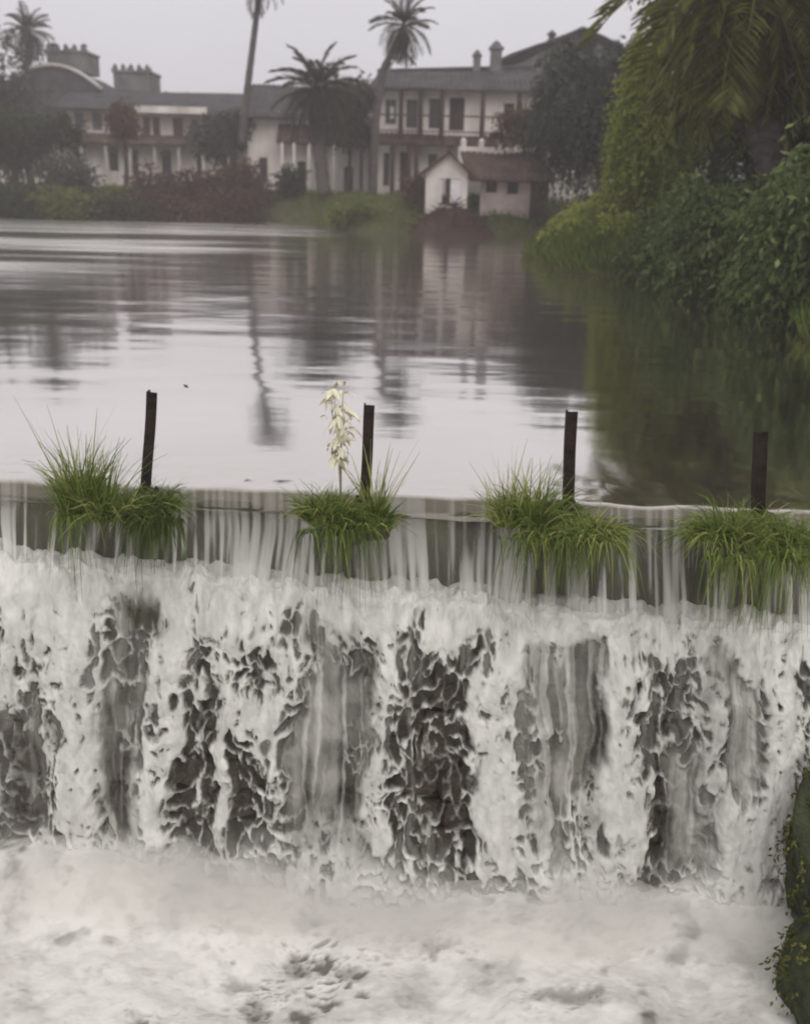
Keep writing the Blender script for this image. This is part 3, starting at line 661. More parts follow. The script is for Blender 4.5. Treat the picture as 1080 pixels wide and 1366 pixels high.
def finial(parent, x, y, z, h, r, mt, name='finial'):
    MB().lathe((x, y, z), [(r * 1.0, 0), (r * 1.0, h * 0.25), (r * 0.6, h * 0.3), (r * 0.7, h * 0.5), (r * 1.05, h * 0.62), (r * 0.9, h * 0.75), (r * 0.3, h * 0.88), (r * 0.12, h)], 8).build(name, mt, parent, True)
def chimney(parent, x, y, z, h, w, mt):
    mb = MB(); mb.box(x - w / 2, x + w / 2, y - w / 2, y + w / 2, z, z + h * 0.72); mb.box(x - w * 0.65, x + w * 0.65, y - w * 0.65, y + w * 0.65, z + h * 0.72, z + h * 0.8)
    mb.lathe((x, y, z + h * 0.8), [(w * 0.5, 0), (w * 0.42, h * 0.1), (w * 0.1, h * 0.2)], 8); mb.build('chimney', mt, parent)

# --- main two-storey house
D0 = 70.0
def X_(px, D=D0, py=180): return P(px, py, D).x
def Z_(py, D=D0, px=600): return P(px, py, D).z
GZ0 = 1.7
xl, xr = X_(504), X_(792)
z_e, z_r = Z_(120), Z_(88)
z_mid = Z_(186)
hs = empty('house', (xl, D0, GZ0), 'two storey white plastered house with dark roof, chimneys and brown verandah, behind the small hut', 'house')
mb = MB()
up = [(X_(a), X_(b), Z_(c), Z_(d)) for a, b, c, d in ((513, 528, 168, 134), (541, 556, 172, 134), (571, 587, 172, 132), (598, 618, 174, 130), (670, 684, 168, 136))]
lo = [(X_(a), X_(b), Z_(c), Z_(d)) for a, b, c, d in ((512, 520, 250, 206), (534, 548, 256, 204), (572, 584, 250, 206), (660, 674, 250, 206))]
wall_open(mb, xl, xr, D0, D0 + 0.35, z_mid, z_e, up); wall_open(mb, xl, xr, D0, D0 + 0.35, GZ0 - 0.3, z_mid - 0.003, lo)
mb.box(xl, xl + 0.35, D0 + 0.353, D0 + 8, GZ0 - 0.3, z_e); mb.box(xr - 0.35, xr, D0 + 0.353, D0 + 8, GZ0 - 0.3, z_e); mb.box(xl, xr, D0 + 8.003, D0 + 8.3, GZ0 - 0.3, z_e)
mb.box(xl + 0.36, xr - 0.36, D0 + 2.5, D0 + 2.6, GZ0 - 0.3, z_e - 0.05)
mb.build('wall', M['plaster_pale'], hs)
for i, (a, b, c, d) in enumerate(up): window(hs, a, b, c, d, D0 + 0.12, M['shutter'] if i == 0 else M['wood'], M['glass'] if i != 3 else M['wood'], 1)
for i, (a, b, c, d) in enumerate(lo): (window(hs, a, b, c, d, D0 + 0.12, M['wood'], M['glass'], 1) if i != 1 else door(hs, a, b, c, d, D0 + 0.12, M['wood']))
tag(MB().box(X_(519.5), X_(524.5), D0 + 0.0, D0 + 0.04, Z_(160), Z_(144)).build('curtain', M['cloth'], hs))
mb = MB(); roof_sheet(mb, (xl - 0.5, D0 - 1.0, z_e - 0.1), (xr + 0.4, D0 - 1.0, z_e + 0.05), (xr + 0.2, D0 + 4, z_r + 0.6), (xl - 0.2, D0 + 4, z_r - 0.1))
roof_sheet(mb, (xr + 0.4, D0 + 9, z_e - 0.2), (xl - 0.5, D0 + 9, z_e - 0.35), (xl - 0.2, D0 + 4.01, z_r - 0.1), (xr + 0.2, D0 + 4.01, z_r + 0.6))
mb.tube([(xl - 0.25, D0 + 4, z_r), (xr + 0.2, D0 + 4, z_r + 0.65)], 0.14, 6); mb.build('roof', M['roof'], hs)
for (cx, top, bot, w) in ((516, 78, 100, 0.55), (635.5, 66, 92, 0.5), (660.5, 54, 90, 0.75)):
    zt, zb = P(cx, top, D0 + 4).z, P(cx, bot, D0 + 4).z; chimney(hs, P(cx, 90, D0 + 4).x, D0 + 4.0, zb - 0.4, zt - zb + 0.4, w, M['stone_old'])
for cx in (534, 560, 588, 642, 690):
    x = X_(cx, D0 - 0.8); MB().tube([(x, D0 - 0.8, z_mid - 0.1), (x, D0 - 0.8, z_e - 0.1)], [0.17, 0.15], 8).build('column', M['wood'], hs)
for cx in (524, 546, 556, 600, 690, 735):
    x = X_(cx, D0 - 1.5); MB().tube([(x, D0 - 1.5, GZ0 - 0.3), (x, D0 - 1.5, z_mid - 0.36)], [0.16, 0.15], 8).build('column', M['wood'], hs)
mb = MB(); roof_sheet(mb, (xl - 0.4, D0 - 1.7, z_mid - 0.4), (xr, D0 - 1.7, z_mid - 0.4), (xr, D0 - 0.05, z_mid + 0.25), (xl - 0.2, D0 - 0.05, z_mid + 0.25)); mb.build('verandah_roof', M['roof_brown'], hs)
mb = MB(); zr0 = z_mid + 0.35
mb.box(xl, xr, D0 - 1.5, D0 - 1.42, zr0 + 0.95, zr0 + 1.05); mb.box(xl, xr, D0 - 1.5, D0 - 1.42, zr0, zr0 + 0.08); mb.build('railing', M['wood'], hs)
x = xl + 0.1
bal = MB().box(-0.03, 0.03, -1.48, -1.44, zr0 + 0.083 - GZ0, zr0 + 0.947 - GZ0); bm_ = bal.build('baluster', M['wood'], hs); bm_.location = (0.1, 0, 0); k = 1
while xl + 0.1 + k * 0.42 < X_(700):
    o = bm_.copy(); COL.objects.link(o); o.parent = hs; o.location = (0.1 + k * 0.42, 0, 0); k += 1
# --- gabled hall rising behind the house on the right
D1 = 84.0
hl, hr = X_(676, D1, 60), X_(860, D1, 60); zb1 = Z_(95, D1, 720)
h2 = empty('hall', (hl, D1, GZ0), 'taller hall with a dark sloping roof and black ridge finial behind the grey tree', 'hall')
mb = MB(); mb.box(hl, hr, D1, D1 + 10, GZ0 - 0.3, zb1); mb.build('wall', M['plaster'], h2)
mb = MB(); za, zt = P(676, 80, D1).z, P(776, 38, D1).z; xm = X_(776, D1, 40)
roof_sheet(mb, (hl - 0.5, D1 - 0.6, za), (hl - 0.5, D1 + 10.5, za), (xm, D1 + 10.5, zt), (xm, D1 - 0.6, zt)); roof_sheet(mb, (hr + 1, D1 + 10.5, za), (hr + 1, D1 - 0.6, za), (xm + 0.01, D1 - 0.6, zt), (xm + 0.01, D1 + 10.5, zt)); mb.build('roof', M['roof'], h2)
MB().prism([(hl, zb1 + 0.003), (hr, zb1 + 0.003), (xm, zt - 0.2)], D1 + 0.1, D1 + 0.4).build('gable', M['stone_old'], h2)
finial(h2, X_(735, D1, 50), D1 - 0.2, Z_(58, D1, 735), Z_(40, D1, 735) - Z_(58, D1, 735), 0.36, M['roof'])

# --- low wing joining the house, behind the palm
D2 = 76.0
wl_, wr_ = X_(330, D2), X_(500, D2)
wg = empty('house_wing', (wl_, D2, GZ0), 'low dark roofed wing of the white house behind the bushy palm', 'house')
mb = MB(); ops = [(X_(a, D2), X_(b, D2), Z_(c, D2, 440), Z_(d, D2, 440)) for a, b, c, d in ((345, 356, 236, 212), (396, 408, 262, 216), (459, 471, 262, 222))]
wall_open(mb, wl_, wr_, D2, D2 + 0.3, GZ0 - 0.3, Z_(150, D2, 440), ops); mb.box(wl_, wr_, D2 + 5, D2 + 5.3, GZ0 - 0.3, Z_(150, D2, 440)); mb.box(wl_, wl_ + 0.3, D2 + 0.303, D2 + 4.997, GZ0 - 0.3, Z_(150, D2, 440)); mb.build('wall', M['plaster_pale'], wg)
window(wg, *ops[0], D2 + 0.1, M['wood'], M['glass']); door(wg, *ops[1], D2 + 0.1, M['wood']); door(wg, *ops[2], D2 + 0.1, M['wood'])
mb = MB(); ze, zt = Z_(160, D2, 440), Z_(116, D2 + 4, 440)
roof_sheet(mb, (wl_ - 0.4, D2 - 1, ze), (wr_ + 0.3, D2 - 1, ze), (wr_ + 0.3, D2 + 4, zt), (wl_ - 0.4, D2 + 4, zt)); mb.build('roof', M['roof'], wg)
mb = MB(); roof_sheet(mb, (X_(372, D2), D2 - 1.3, Z_(192, D2, 440)), (wr_ + 0.2, D2 - 1.3, Z_(196, D2, 440)), (wr_ + 0.2, D2 - 0.05, Z_(168, D2, 440)), (X_(372, D2), D2 - 0.05, Z_(168, D2, 440))); mb.build('verandah_roof', M['roof_brown'], wg)
MB().box(X_(455, D2 - 1.15), X_(496, D2 - 1.15), D2 - 1.25, D2 - 1.1, Z_(163, D2, 470), Z_(153, D2, 470)).build('fascia', M['plaster_pale'], wg)
for cx in (376, 392, 412, 446, 482, 494):
    x = X_(cx, D2 - 1.2); MB().tube([(x, D2 - 1.2, GZ0 - 0.3), (x, D2 - 1.2, Z_(192, D2 - 1.2, 440))], 0.12, 7).build('column', M['plaster_pale'] if cx < 450 else M['wood'], wg)

# --- small gabled hut at the water's edge
D3 = 58.5
HG = 0.35
hx0, hx1 = X_(568, D3, 230), X_(624, D3, 230); apex = P(599, 203, D3)
ht = empty('hut', (hx0, D3, HG), 'small gabled hut with white front and brown lean-to roof at the water edge', 'hut')
ztop = P(570, 229, D3).z; d0 = (X_(588, D3), X_(616, D3), P(600, 274, D3).z, P(600, 238, D3).z)
mb = MB(); wall_open(mb, hx0, hx1, D3, D3 + 0.25, HG - 0.6, ztop, [d0]); mb.prism([(hx0, ztop + 0.002), (hx1, ztop + 0.002), (apex.x, apex.z - 0.1)], D3, D3 + 0.25)
mb.box(hx0, hx0 + 0.2, D3 + 0.253, D3 + 4, HG - 0.6, ztop); mb.build('wall', M['plaster_pale'], ht)
mb = MB(); th = 0.14
for s, xe in ((-1, hx0 - 0.35), (1, hx1 + 0.3)):
    roof_sheet(mb, (xe, D3 - 0.4, ztop - 0.2), (xe, D3 + 4.2, ztop - 0.2), (apex.x, D3 + 4.2, apex.z + 0.05), (apex.x, D3 - 0.4, apex.z + 0.05))
mb.build('roof', M['roof_brown'], ht)
door(ht, d0[0] + 0.35, d0[1] - 0.55, d0[2], d0[3], D3 + 0.1, M['wood'])
for (a, b) in ((586, 592), (603, 617)):
    mb = MB(); x0, x1 = X_(a, D3), X_(b, D3); n = 8
    V = [(x0 + (x1 - x0) * i / n, D3 - 0.06 + 0.05 * (i % 2), z) for z in (P(600, 271, D3).z, P(600, 240, D3).z) for i in range(n + 1)]
    mb.add(V, [(i, i + 1, n + 2 + i, n + 1 + i) for i in range(n)]); mb.build('curtain', M['cloth'], ht)
# lean-to of the hut
lx0, lx1 = X_(640, D3 + 0.4, 270), X_(706, D3 + 0.4, 270); D3b = D3 + 0.4
zl = P(670, 238, D3b).z
ops = [(X_(651, D3b), X_(666, D3b), P(660, 257, D3b).z, P(660, 241, D3b).z), (X_(680, D3b), X_(695, D3b), P(690, 259, D3b).z, P(690, 243, D3b).z)]
mb = MB(); wall_open(mb, lx0, lx1, D3b, D3b + 0.25, HG - 1.0, zl, ops); mb.build('side_wall', M['plaster_pink'], ht)
for o_ in ops: window(ht, *o_, D3b + 0.12, M['wood'], M['glass'])
mb = MB(); mb.box(lx1 + 0.003, X_(736, D3b), D3b - 0.1, D3b + 3, HG - 1.0, zl + 0.1); mb.build('brick_store', M['roof_brown'], ht)
mb = MB(); roof_sheet(mb, (hx1 + 0.1, D3b - 0.7, zl - 0.12), (X_(742, D3b), D3b - 0.7, zl - 0.12), (X_(736, D3b), D3b + 3.5, P(680, 204, D3b + 3.5).z), (hx1 - 0.3, D3b + 3.5, P(640, 204, D3b + 3.5).z)); mb.build('lean_to_roof', M['roof_brown'], ht)
# whitewashed garden wall behind the hut roof
gw = empty('garden_wall', (X_(610, 64), 64, GZ0), 'whitewashed low wall with small posts behind the hut roof', 'wall')
za, zb = P(680, 206, 64).z, P(680, 197, 64).z; x0, x1 = X_(612, 64), X_(770, 64)
MB().box(x0, x1, 64, 64.3, GZ0 - 0.3, zb).build('wall', M['plaster_pale'], gw)
x = x0 + 0.3
while x < x1: MB().lathe((x, 64.15, zb + 0.003), [(0.16, 0), (0.16, 0.28), (0.2, 0.32), (0.04, 0.5)], 6).build('post', M['plaster_pale'], gw); x += 1.1

# --- palace on the left
D4 = 90.0
def q(px, py, D=D4): v = P(px, py, D); return v.x, v.z
pl = empty('palace', (q(80, 200)[0], D4, GZ0), 'long pale palace with crenellated rooftop towers and dark roofs, far left bank', 'palace')
x0, x1 = q(88, 160)[0], q(362, 160)[0]; zt, zm, zb = q(200, 150)[1], q(200, 186)[1], GZ0 - 0.3
def rects(L): return [(q(a, 160)[0], q(b, 160)[0], q((a + b) / 2, c)[1], q((a + b) / 2, d)[1]) for a, b, c, d in L]
upw = rects([(99, 112, 173, 150), (123, 136, 174, 150), (147, 157, 176, 152), (168, 180, 178, 152), (190, 200, 182, 156), (203, 213, 182, 156), (230, 244, 184, 157), (254, 266, 184, 160), (288, 300, 184, 162), (338, 348, 184, 165)])
low = rects([(20, 32, 226, 204), (100, 112, 230, 205), (145, 157, 228, 203), (172, 184, 232, 205), (215, 228, 232, 207), (262, 274, 234, 208), (305, 317, 234, 210)])
mb = MB(); wall_open(mb, x0, x1, D4, D4 + 0.4, zm, zt, upw); wall_open(mb, q(-30, 160)[0], x1, D4 - 0.6, D4 - 0.2, zb, zm - 0.003, low)
mb.box(x0, x0 + 0.4, D4 + 0.403, D4 + 7.9, zm, zt); mb.box(x0, x1, D4 + 7.903, D4 + 8.3, zb, zt); mb.box(q(-30, 160)[0], x1, D4 - 0.6, D4 + 8.3, zm + 0.0, zm + 0.1); mb.build('wall', M['plaster_pale'], pl)
for i, w_ in enumerate(upw):
    (door(pl, *w_, D4 + 0.15, M['wood_red']) if i in (4, 5, 6, 7) else window(pl, *w_, D4 + 0.15, M['shutter'], M['shutter'] if i < 4 else M['glass']))
for w_ in low: window(pl, *w_, D4 - 0.45, M['wood'], M['glass'])
# arched heads over the ground floor windows, slightly proud
for w_ in low:
    a, b, c, d = w_; cx = (a + b) / 2; r_ = (b - a) / 2 + 0.12; mb = MB()
    arc = [(cx + r_ * math.cos(t), d + 0.003 + r_ * 0.8 * math.sin(t)) for t in np.linspace(0, math.pi, 9)]
    mb.prism(arc, D4 - 0.68, D4 - 0.603); mb.build('window_arch', M['stone_old'], pl)
mb = MB(); xr0, xr1 = q(136, 140)[0], q(372, 140)[0]
roof_sheet(mb, (x0 - 0.6, D4 - 1.6, q(100, 145)[1]), (xr1, D4 - 1.6, q(366, 158)[1]), (xr1, D4 + 4, q(366, 128, D4 + 4)[1]), (x0 - 0.6, D4 + 4, q(100, 118, D4 + 4)[1])); mb.build('roof', M['roof'], pl)
mb = MB(); mb.box(q(181, 150)[0], q(281, 150)[0], D4 - 1.75, D4 - 1.66, q(230, 153)[1], q(230, 144)[1]); mb.build('fascia', M['plaster_pale'], pl)
for cx, ty in ((338, 119), (367, 116), (222, 121), (250, 122)):
    xx, zz = q(cx, 133, D4 + 4); finial(pl, xx, D4 + 4, zz - 0.2, (q(cx, ty, D4 + 4)[1] - zz) + 0.2, 0.34, M['stone_old'])
xv = q(86, 190)[0]
while xv < x1:
    MB().tube([(xv, D4 - 2.0, zb), (xv, D4 - 2.0, zm - 0.25)], 0.14, 7).build('column', M['plaster'], pl); xv += 2.05
mb = MB(); roof_sheet(mb, (q(60, 194)[0], D4 - 2.4, zm - 0.42), (x1, D4 - 2.4, zm - 0.42), (x1, D4 - 0.62, zm + 0.35), (q(60, 194)[0], D4 - 0.62, zm + 0.35)); mb.build('verandah_roof', M['roof_brown'], pl)
# rooftop towers and the domed hall they stand on
def tower(xa, xb, ya, yb, D, dep, pins, cren):
    X0_, zt_ = P(xa, ya, D).x, P((xa + xb) / 2, ya, D).z; X1_ = P(xb, ya, D).x; zb_ = P((xa + xb) / 2, yb, D).z
    mb = MB(); mb.box(X0_, X1_, D, D + dep, zb_, zt_); mb.box(X0_ - 0.12, X1_ + 0.12, D - 0.12, D + dep + 0.12, zt_ + 0.003, zt_ + 0.2)
    tw = mb.build('tower', M['stone_old'], pl); w = (X1_ - X0_) / (cren * 2 - 1)
    for k in range(cren):
        xa_ = X0_ + 2 * k * w; MB().prism([(xa_, zt_ + 0.203), (xa_ + w, zt_ + 0.203), (xa_ + w, zt_ + 0.5), (xa_ + w / 2, zt_ + 0.75), (xa_, zt_ + 0.5)], D, D + 0.3).build('merlon', M['stone_old'], tw)
    for p_, ty in pins:
        xx = P(p_, ya, D).x; finial(tw, xx, D + 0.2, zt_ + 0.2, P(p_, ty, D).z - zt_ - 0.2, 0.3, M['stone_old'], 'pinnacle')
tower(62, 114, 70, 96, 97, 4, ((72, 55), (95, 64), (112, 57)), 5)
tower(151, 199, 97, 128, 95, 4, ((152.5, 89), (173, 89), (188, 90), (198, 89)), 5)
mb = MB(); n = 14; D5 = 95
arc = [(P(x, 100, D5).x, P(x, 92 + 32 * ((x - 78) / 66) ** 2, D5).z) for x in np.linspace(12, 144, n)]
mb.prism([(arc[0][0], zt - 1)] + arc[::1] + [(arc[-1][0], zt - 1)], D5 - 2, D5 + 6); mb.build('curved_roof', M['roof'], pl)
mb = MB(); mb.tube([(x, D5 - 2.1, z + 0.12) for x, z in arc], 0.17, 6); mb.build('roof_rim', M['plaster'], pl, True)

# brush heap in front of the hut
bx = P(602, 300, 56.5)
hp = empty('brush_heap', (bx.x, 56.5, 0.1), 'dark brown heap of dead brushwood in front of the hut door', 'brush heap')
V = []; F = []; n = 26; g = np.linspace(-1, 1, n); AX, AY = np.meshgrid(g, g); rr = np.hypot(AX, AY)
HZ = np.clip(1 - rr ** 1.6, -0.25, 1) * 1.55 * (0.75 + 0.5 * fbm(AX * 3, AY * 3, 140)) - 0.15
me = np_mesh('mound', np.stack([AX * 2.5, AY * 1.4, HZ], -1).reshape(-1, 3), grid_faces(n, n), M['brush']); link('mound', me, hp)
mb = MB()
for _ in range(160):
    a = random.uniform(0, 6.28); r_ = random.random() ** 0.6 * 0.9; x = bx.x + 2.5 * r_ * math.cos(a); y = 56.5 + 1.4 * r_ * math.sin(a); z = 0.1 + (1 - r_ ** 1.6) * 1.4
    d = Vector((random.gauss(0, 1), random.gauss(0, 1), random.gauss(0.3, 0.4))).normalized() * random.uniform(0.4, 0.9)
    mb.tube([(x, y, z), Vector((x, y, z)) + d], [0.03, 0.012], 4)
st_ = mb.build('twigs', M['brush'], hp); st_['kind'] = 'stuff'

# ------------------------------------------------------------------ palms
palm('tall bare trunked palm leaning right, its crown cut by the top of the photo', [P(322, 196, 72), P(331, 110, 72), P(341, 30, 72), P(348, -30, 72)], 0.26, 0.15, 2.1, 34, lo=-60)
palm('stout bushy palm in front of the low wing, broad drooping crown', [P(432, 262, 64), P(426, 190, 64), P(424, 122, 64)], 0.42, 0.36, 2.9, 64, lo=-75, hi=75)
palm('slender palm leaning right above the left end of the white house', [P(497, 262, 66), P(501, 160, 66), P(510, 96, 66), P(526, 62, 66), P(538, 36, 66)], 0.26, 0.17, 2.1, 46, lo=-80)
palm('small palm rising behind the crenellated palace tower at far left', [P(36, 130, 93), P(37, 80, 93), P(38, 42, 93)], 0.34, 0.26, 2.4, 46, lo=-75)

# ------------------------------------------------------------------ trees and bushes
G1 = 'trees on the far bank'
def at(px, py, D, z=None):
    v = P(px, py, D); return (v.x, v.y, v.z if z is None else z)
tree('dense dark grey tree filling the far left edge in front of the palace', at(20, 240, 78, 1.5), at(10, 150, 78), (5.2, 3, 4.6), 14, 1500, 12, 0.30, 0.16, M['leaf_grey'], 1.3, group=G1)
tree('dark spreading tree overhanging the left bank under the palace wall', at(42, 250, 70, 1.2), at(34, 180, 70), (3.6, 2.2, 1.9), 10, 800, 12, 0.26, 0.14, M['leaf_dark'], 1.0, group=G1)
tree('slim dark trunked tree before the arched palace window', at(167, 236, 72, 1.5), at(166, 160, 72), (1.5, 1.2, 1.3), 6, 260, 12, 0.24, 0.12, M['leaf_brown'], 0.9, r0=0.2, group=G1)
tree('grey green tree beside the tall leaning palm trunk', at(302, 240, 76, 1.5), at(300, 178, 76), (2.2, 1.5, 1.7), 8, 520, 12, 0.26, 0.14, M['leaf_grey'], 0.9, r0=0.2, group=G1)
tree('dark tree crown between the stout palm and the white house', at(462, 262, 72, 1.5), at(470, 146, 72), (2.0, 1.5, 2.2), 8, 460, 12, 0.26, 0.14, M['leaf_dark'], 1.0, r0=0.2, group=G1)
tree('soft grey green tree covering the right end of the white house', at(806, 300, 55, 1.0), at(786, 142, 55), (3.0, 2.5, 3.4), 14, 2000, 12, 0.24, 0.12, M['leaf_grey'], 1.3, 0.5, group=G1, hang=160)
tree('small brownish tree in front of the upper verandah', at(700, 262, 62, 1.3), at(700, 168, 62), (1.9, 1.4, 1.1), 8, 420, 12, 0.22, 0.12, M['leaf_brown'], 0.9, r0=0.16, group=G1)
tree('tall light yellow green tree standing right of the grey tree', at(880, 300, 36, 1.0), at(882, 165, 36), (1.5, 1.4, 3.3), 16, 2200, 12, 0.17, 0.09, M['leaf_lime'], 0.8, 0.6, r0=0.16, group='trees on the right bank', hang=120, sz=(0.3, 0.5))
tree('huge olive tree with hanging foliage over the right bank', (11.4, 34, 1.5), (11.9, 34, 9.9), (5.0, 4.0, 4.6), 22, 4200, 13, 0.20, 0.10, M['leaf_olive'], 1.4, 0.55, r0=0.6, group='trees on the right bank', hang=500)
FRONDS[:] = [frond_mesh(k + 5, l, d, u, 'leaf_olive') for k, (l, d, u) in enumerate(((2.4, 0.5, 0.15), (2.2, 0.7, 0.1), (2.5, 0.35, 0.2), (2.0, 0.9, 0.0)))]
palm('large shaggy palm with long fronds hanging down over the right bank bushes', [(10.3, 26.6, 1.2), P(1010, 150, 27), P(1006, -50, 27)], 0.5, 0.42, 4.0, 76, group='trees on the right bank', lo=-88, hi=60)
tree('rust tinged tree with trailing strands at the right edge', (11.4, 23, 1.5), (12.3, 23, 7.6), (3.0, 3.0, 4.4), 14, 2200, 13, 0.17, 0.08, M['leaf_rust'], 1.2, 0.6, r0=0.35, group='trees on the right bank', hang=160)
tree('dark tree in deep shade behind the leafy right bank bushes', (9.9, 27.5, 1.4), (10.4, 28, 4.6), (1.7, 1.6, 3.2), 10, 1100, 12, 0.18, 0.09, M['leaf_dark'], 1.1, 0.5, r0=0.35, group='trees on the right bank', hang=160)

tree('deep green tree filling the gap behind the light yellow green tree', at(945, 300, 46, 1.4), at(960, 150, 46), (3.4, 2.2, 4.6), 14, 2000, 12, 0.24, 0.12, M['leaf_dark'], 1.2, 0.5, r0=0.35, group='trees on the right bank')
G2 = 'bushes along the far shore'
for (lab, px_, D, r, mt) in (
    ('low dark green bush at the far left water edge', 22, 63.5, (3.8, 1.6, 1.5), 'leaf_dark'),
    ('low olive green hedge by the water, right of the far left one', 92, 63.5, (3.0, 1.4, 1.3), 'leaf_olive'),
    ('low brown green hedge by the water below the reddish bushes', 160, 64.0, (2.6, 1.3, 1.1), 'leaf_dark'),
    ('low reddish brown hedge overhanging the water, middle of the left shore', 235, 64.5, (2.8, 1.3, 1.3), 'leaf_brown'),
    ('low reddish brown hedge overhanging the water, next to the grassy bank', 312, 65.0, (2.6, 1.3, 1.3), 'leaf_brown'),
    ('rounded dark green bush left of the arched palace window', 102, 66, (2.2, 1.5, 2.5), 'leaf_grey'),
    ('small olive bush under the arched palace window', 152, 66.5, (1.4, 1.0, 1.0), 'leaf_olive'),
    ('large reddish brown bush right of the slim tree', 212, 67.5, (2.4, 1.6, 2.3), 'leaf_brown'),
    ('wide reddish brown bush in the middle of the left shore', 272, 68, (2.5, 1.6, 1.8), 'leaf_brown'),
    ('reddish brown bush beside the stout palm', 335, 68, (2.2, 1.6, 2.1), 'leaf_brown'),
    ('dark brown bush by the low wing verandah', 388, 69, (1.2, 1.0, 1.6), 'leaf_dark'),
    ('brown shrub left of the hut', 552, 60, (1.1, 1.0, 1.2), 'leaf_brown'),
    ('small green shrub between palm and hut on the grassy bank', 470, 57, (1.3, 0.9, 0.7), 'leaf_olive')):
    v = P(px_, 270, D); z = float(terrain_h(np.array([v.x]), np.array([D]))[0]); z = max(z, 0.05)
    bush(lab, (v.x, D, z), r, int(260 * r[0]), 11, 0.20, 0.11, M[mt], 0.8, 0.35, group=G2)

G3 = 'leafy bushes on the right bank'
for (lab, base, r, ns, mt) in (
    ('large glossy bush with drooping sprays at the right edge over the water', (8.9, 20.0, 0.5), (2.4, 2.2, 3.0), 1500, 'leaf_bush'),
    ('broad dark green bush spilling over the water, middle of the right bank', (8.3, 24.5, 0.5), (2.2, 2.0, 2.3), 1300, 'leaf_bush'),
    ('rounded green bush below the light yellow green tree', (7.9, 29.0, 0.5), (2.0, 2.0, 1.8), 1000, 'leaf_bush'),
    ('yellow green bush at the far end of the right bank', (7.6, 40.5, 0.5), (1.8, 2.0, 1.3), 800, 'leaf_lime'),
    ('tall bush behind the glossy one at the right edge', (11.4, 20.5, 1.4), (2.2, 2.0, 3.2), 1100, 'leaf_bush'),
    ('dim olive bush at the foot of the huge tree', (10.6, 27.0, 1.2), (2.0, 2.0, 1.9), 900, 'leaf_olive')):
    bush(lab, base, r, int(ns * 0.8), 15, 0.20, 0.085, M[mt], 1.15, 0.85, 12, G3)
bush('yellowish low bush where the right bank meets the hut shore', (8.9, 43.5, 0.4), (2.2, 2.4, 1.1), 600, 11, 0.15, 0.08, M['leaf_lime'], 0.7, 0.6, 8, G3)
for (lab, base, r, ns, mt) in (('low light green bush on the bank nearest the hut shore', (6.4, 38.0, 0.3), (1.5, 1.6, 0.9), 420, 'leaf_lime'),
    ('low light green bush leaning over the water below the lime tree', (7.0, 33.0, 0.3), (1.5, 1.6, 1.2), 460, 'leaf_lime'),
    ('mixed olive bush between the two low light green ones and the trees', (8.0, 35.5, 0.9), (1.6, 1.6, 1.5), 460, 'leaf_olive')):
    bush(lab, base, r, ns, 12, 0.17, 0.08, M[mt], 0.8, 0.7, 8, G3)
bush('grey green shrub under the soft grey tree', (9.8, 51, 0.9), (2.2, 2.0, 1.6), 600, 11, 0.18, 0.09, M['leaf_grey'], 0.8, 0.5, 8, G3)

# grass of the far and right banks
def bank_grass(name, label, spots, hgt, material):
    C = np.array(spots); n = len(C); D = unit(rng.normal(0, 0.35, (n, 3)) + np.array((0, 0, 1.0)))
    V, F, T = leaf_arrays(C, D, hgt * rng.uniform(0.6, 1.4, n), 0.05, np.clip(0.5 + rng.normal(0, 0.25, n), 0, 1))
    tag(link(name, np_mesh(name, V, F, material, {'tint': T}, smooth=False)), label, 'grass', kind='stuff')
sx_ = rng.uniform(-34, 14, 60000); sy_ = rng.uniform(40, 72, 60000); sz_ = terrain_h(sx_, sy_)
k = (sz_ > 0.02) & (sz_ < 1.75) & (rng.random(60000) < 0.06 + 0.94 * sstep(-10, -5, sx_)); bank_grass('bank_grass', 'bright green grass on the far bank in front of the houses', np.stack([sx_, sy_, sz_], 1)[k], 0.42, M['grass_bank'])
sx_ = rng.uniform(4, 11, 42000); sy_ = rng.uniform(10, 46, 42000); sz_ = terrain_h(sx_, sy_)
k = (sz_ > -0.03) & (sz_ < 1.2); bank_grass('shore_grass', 'long yellow green grass at the foot of the right bank', np.stack([sx_, sy_, sz_], 1)[k], 0.5, M['grass_bank'])

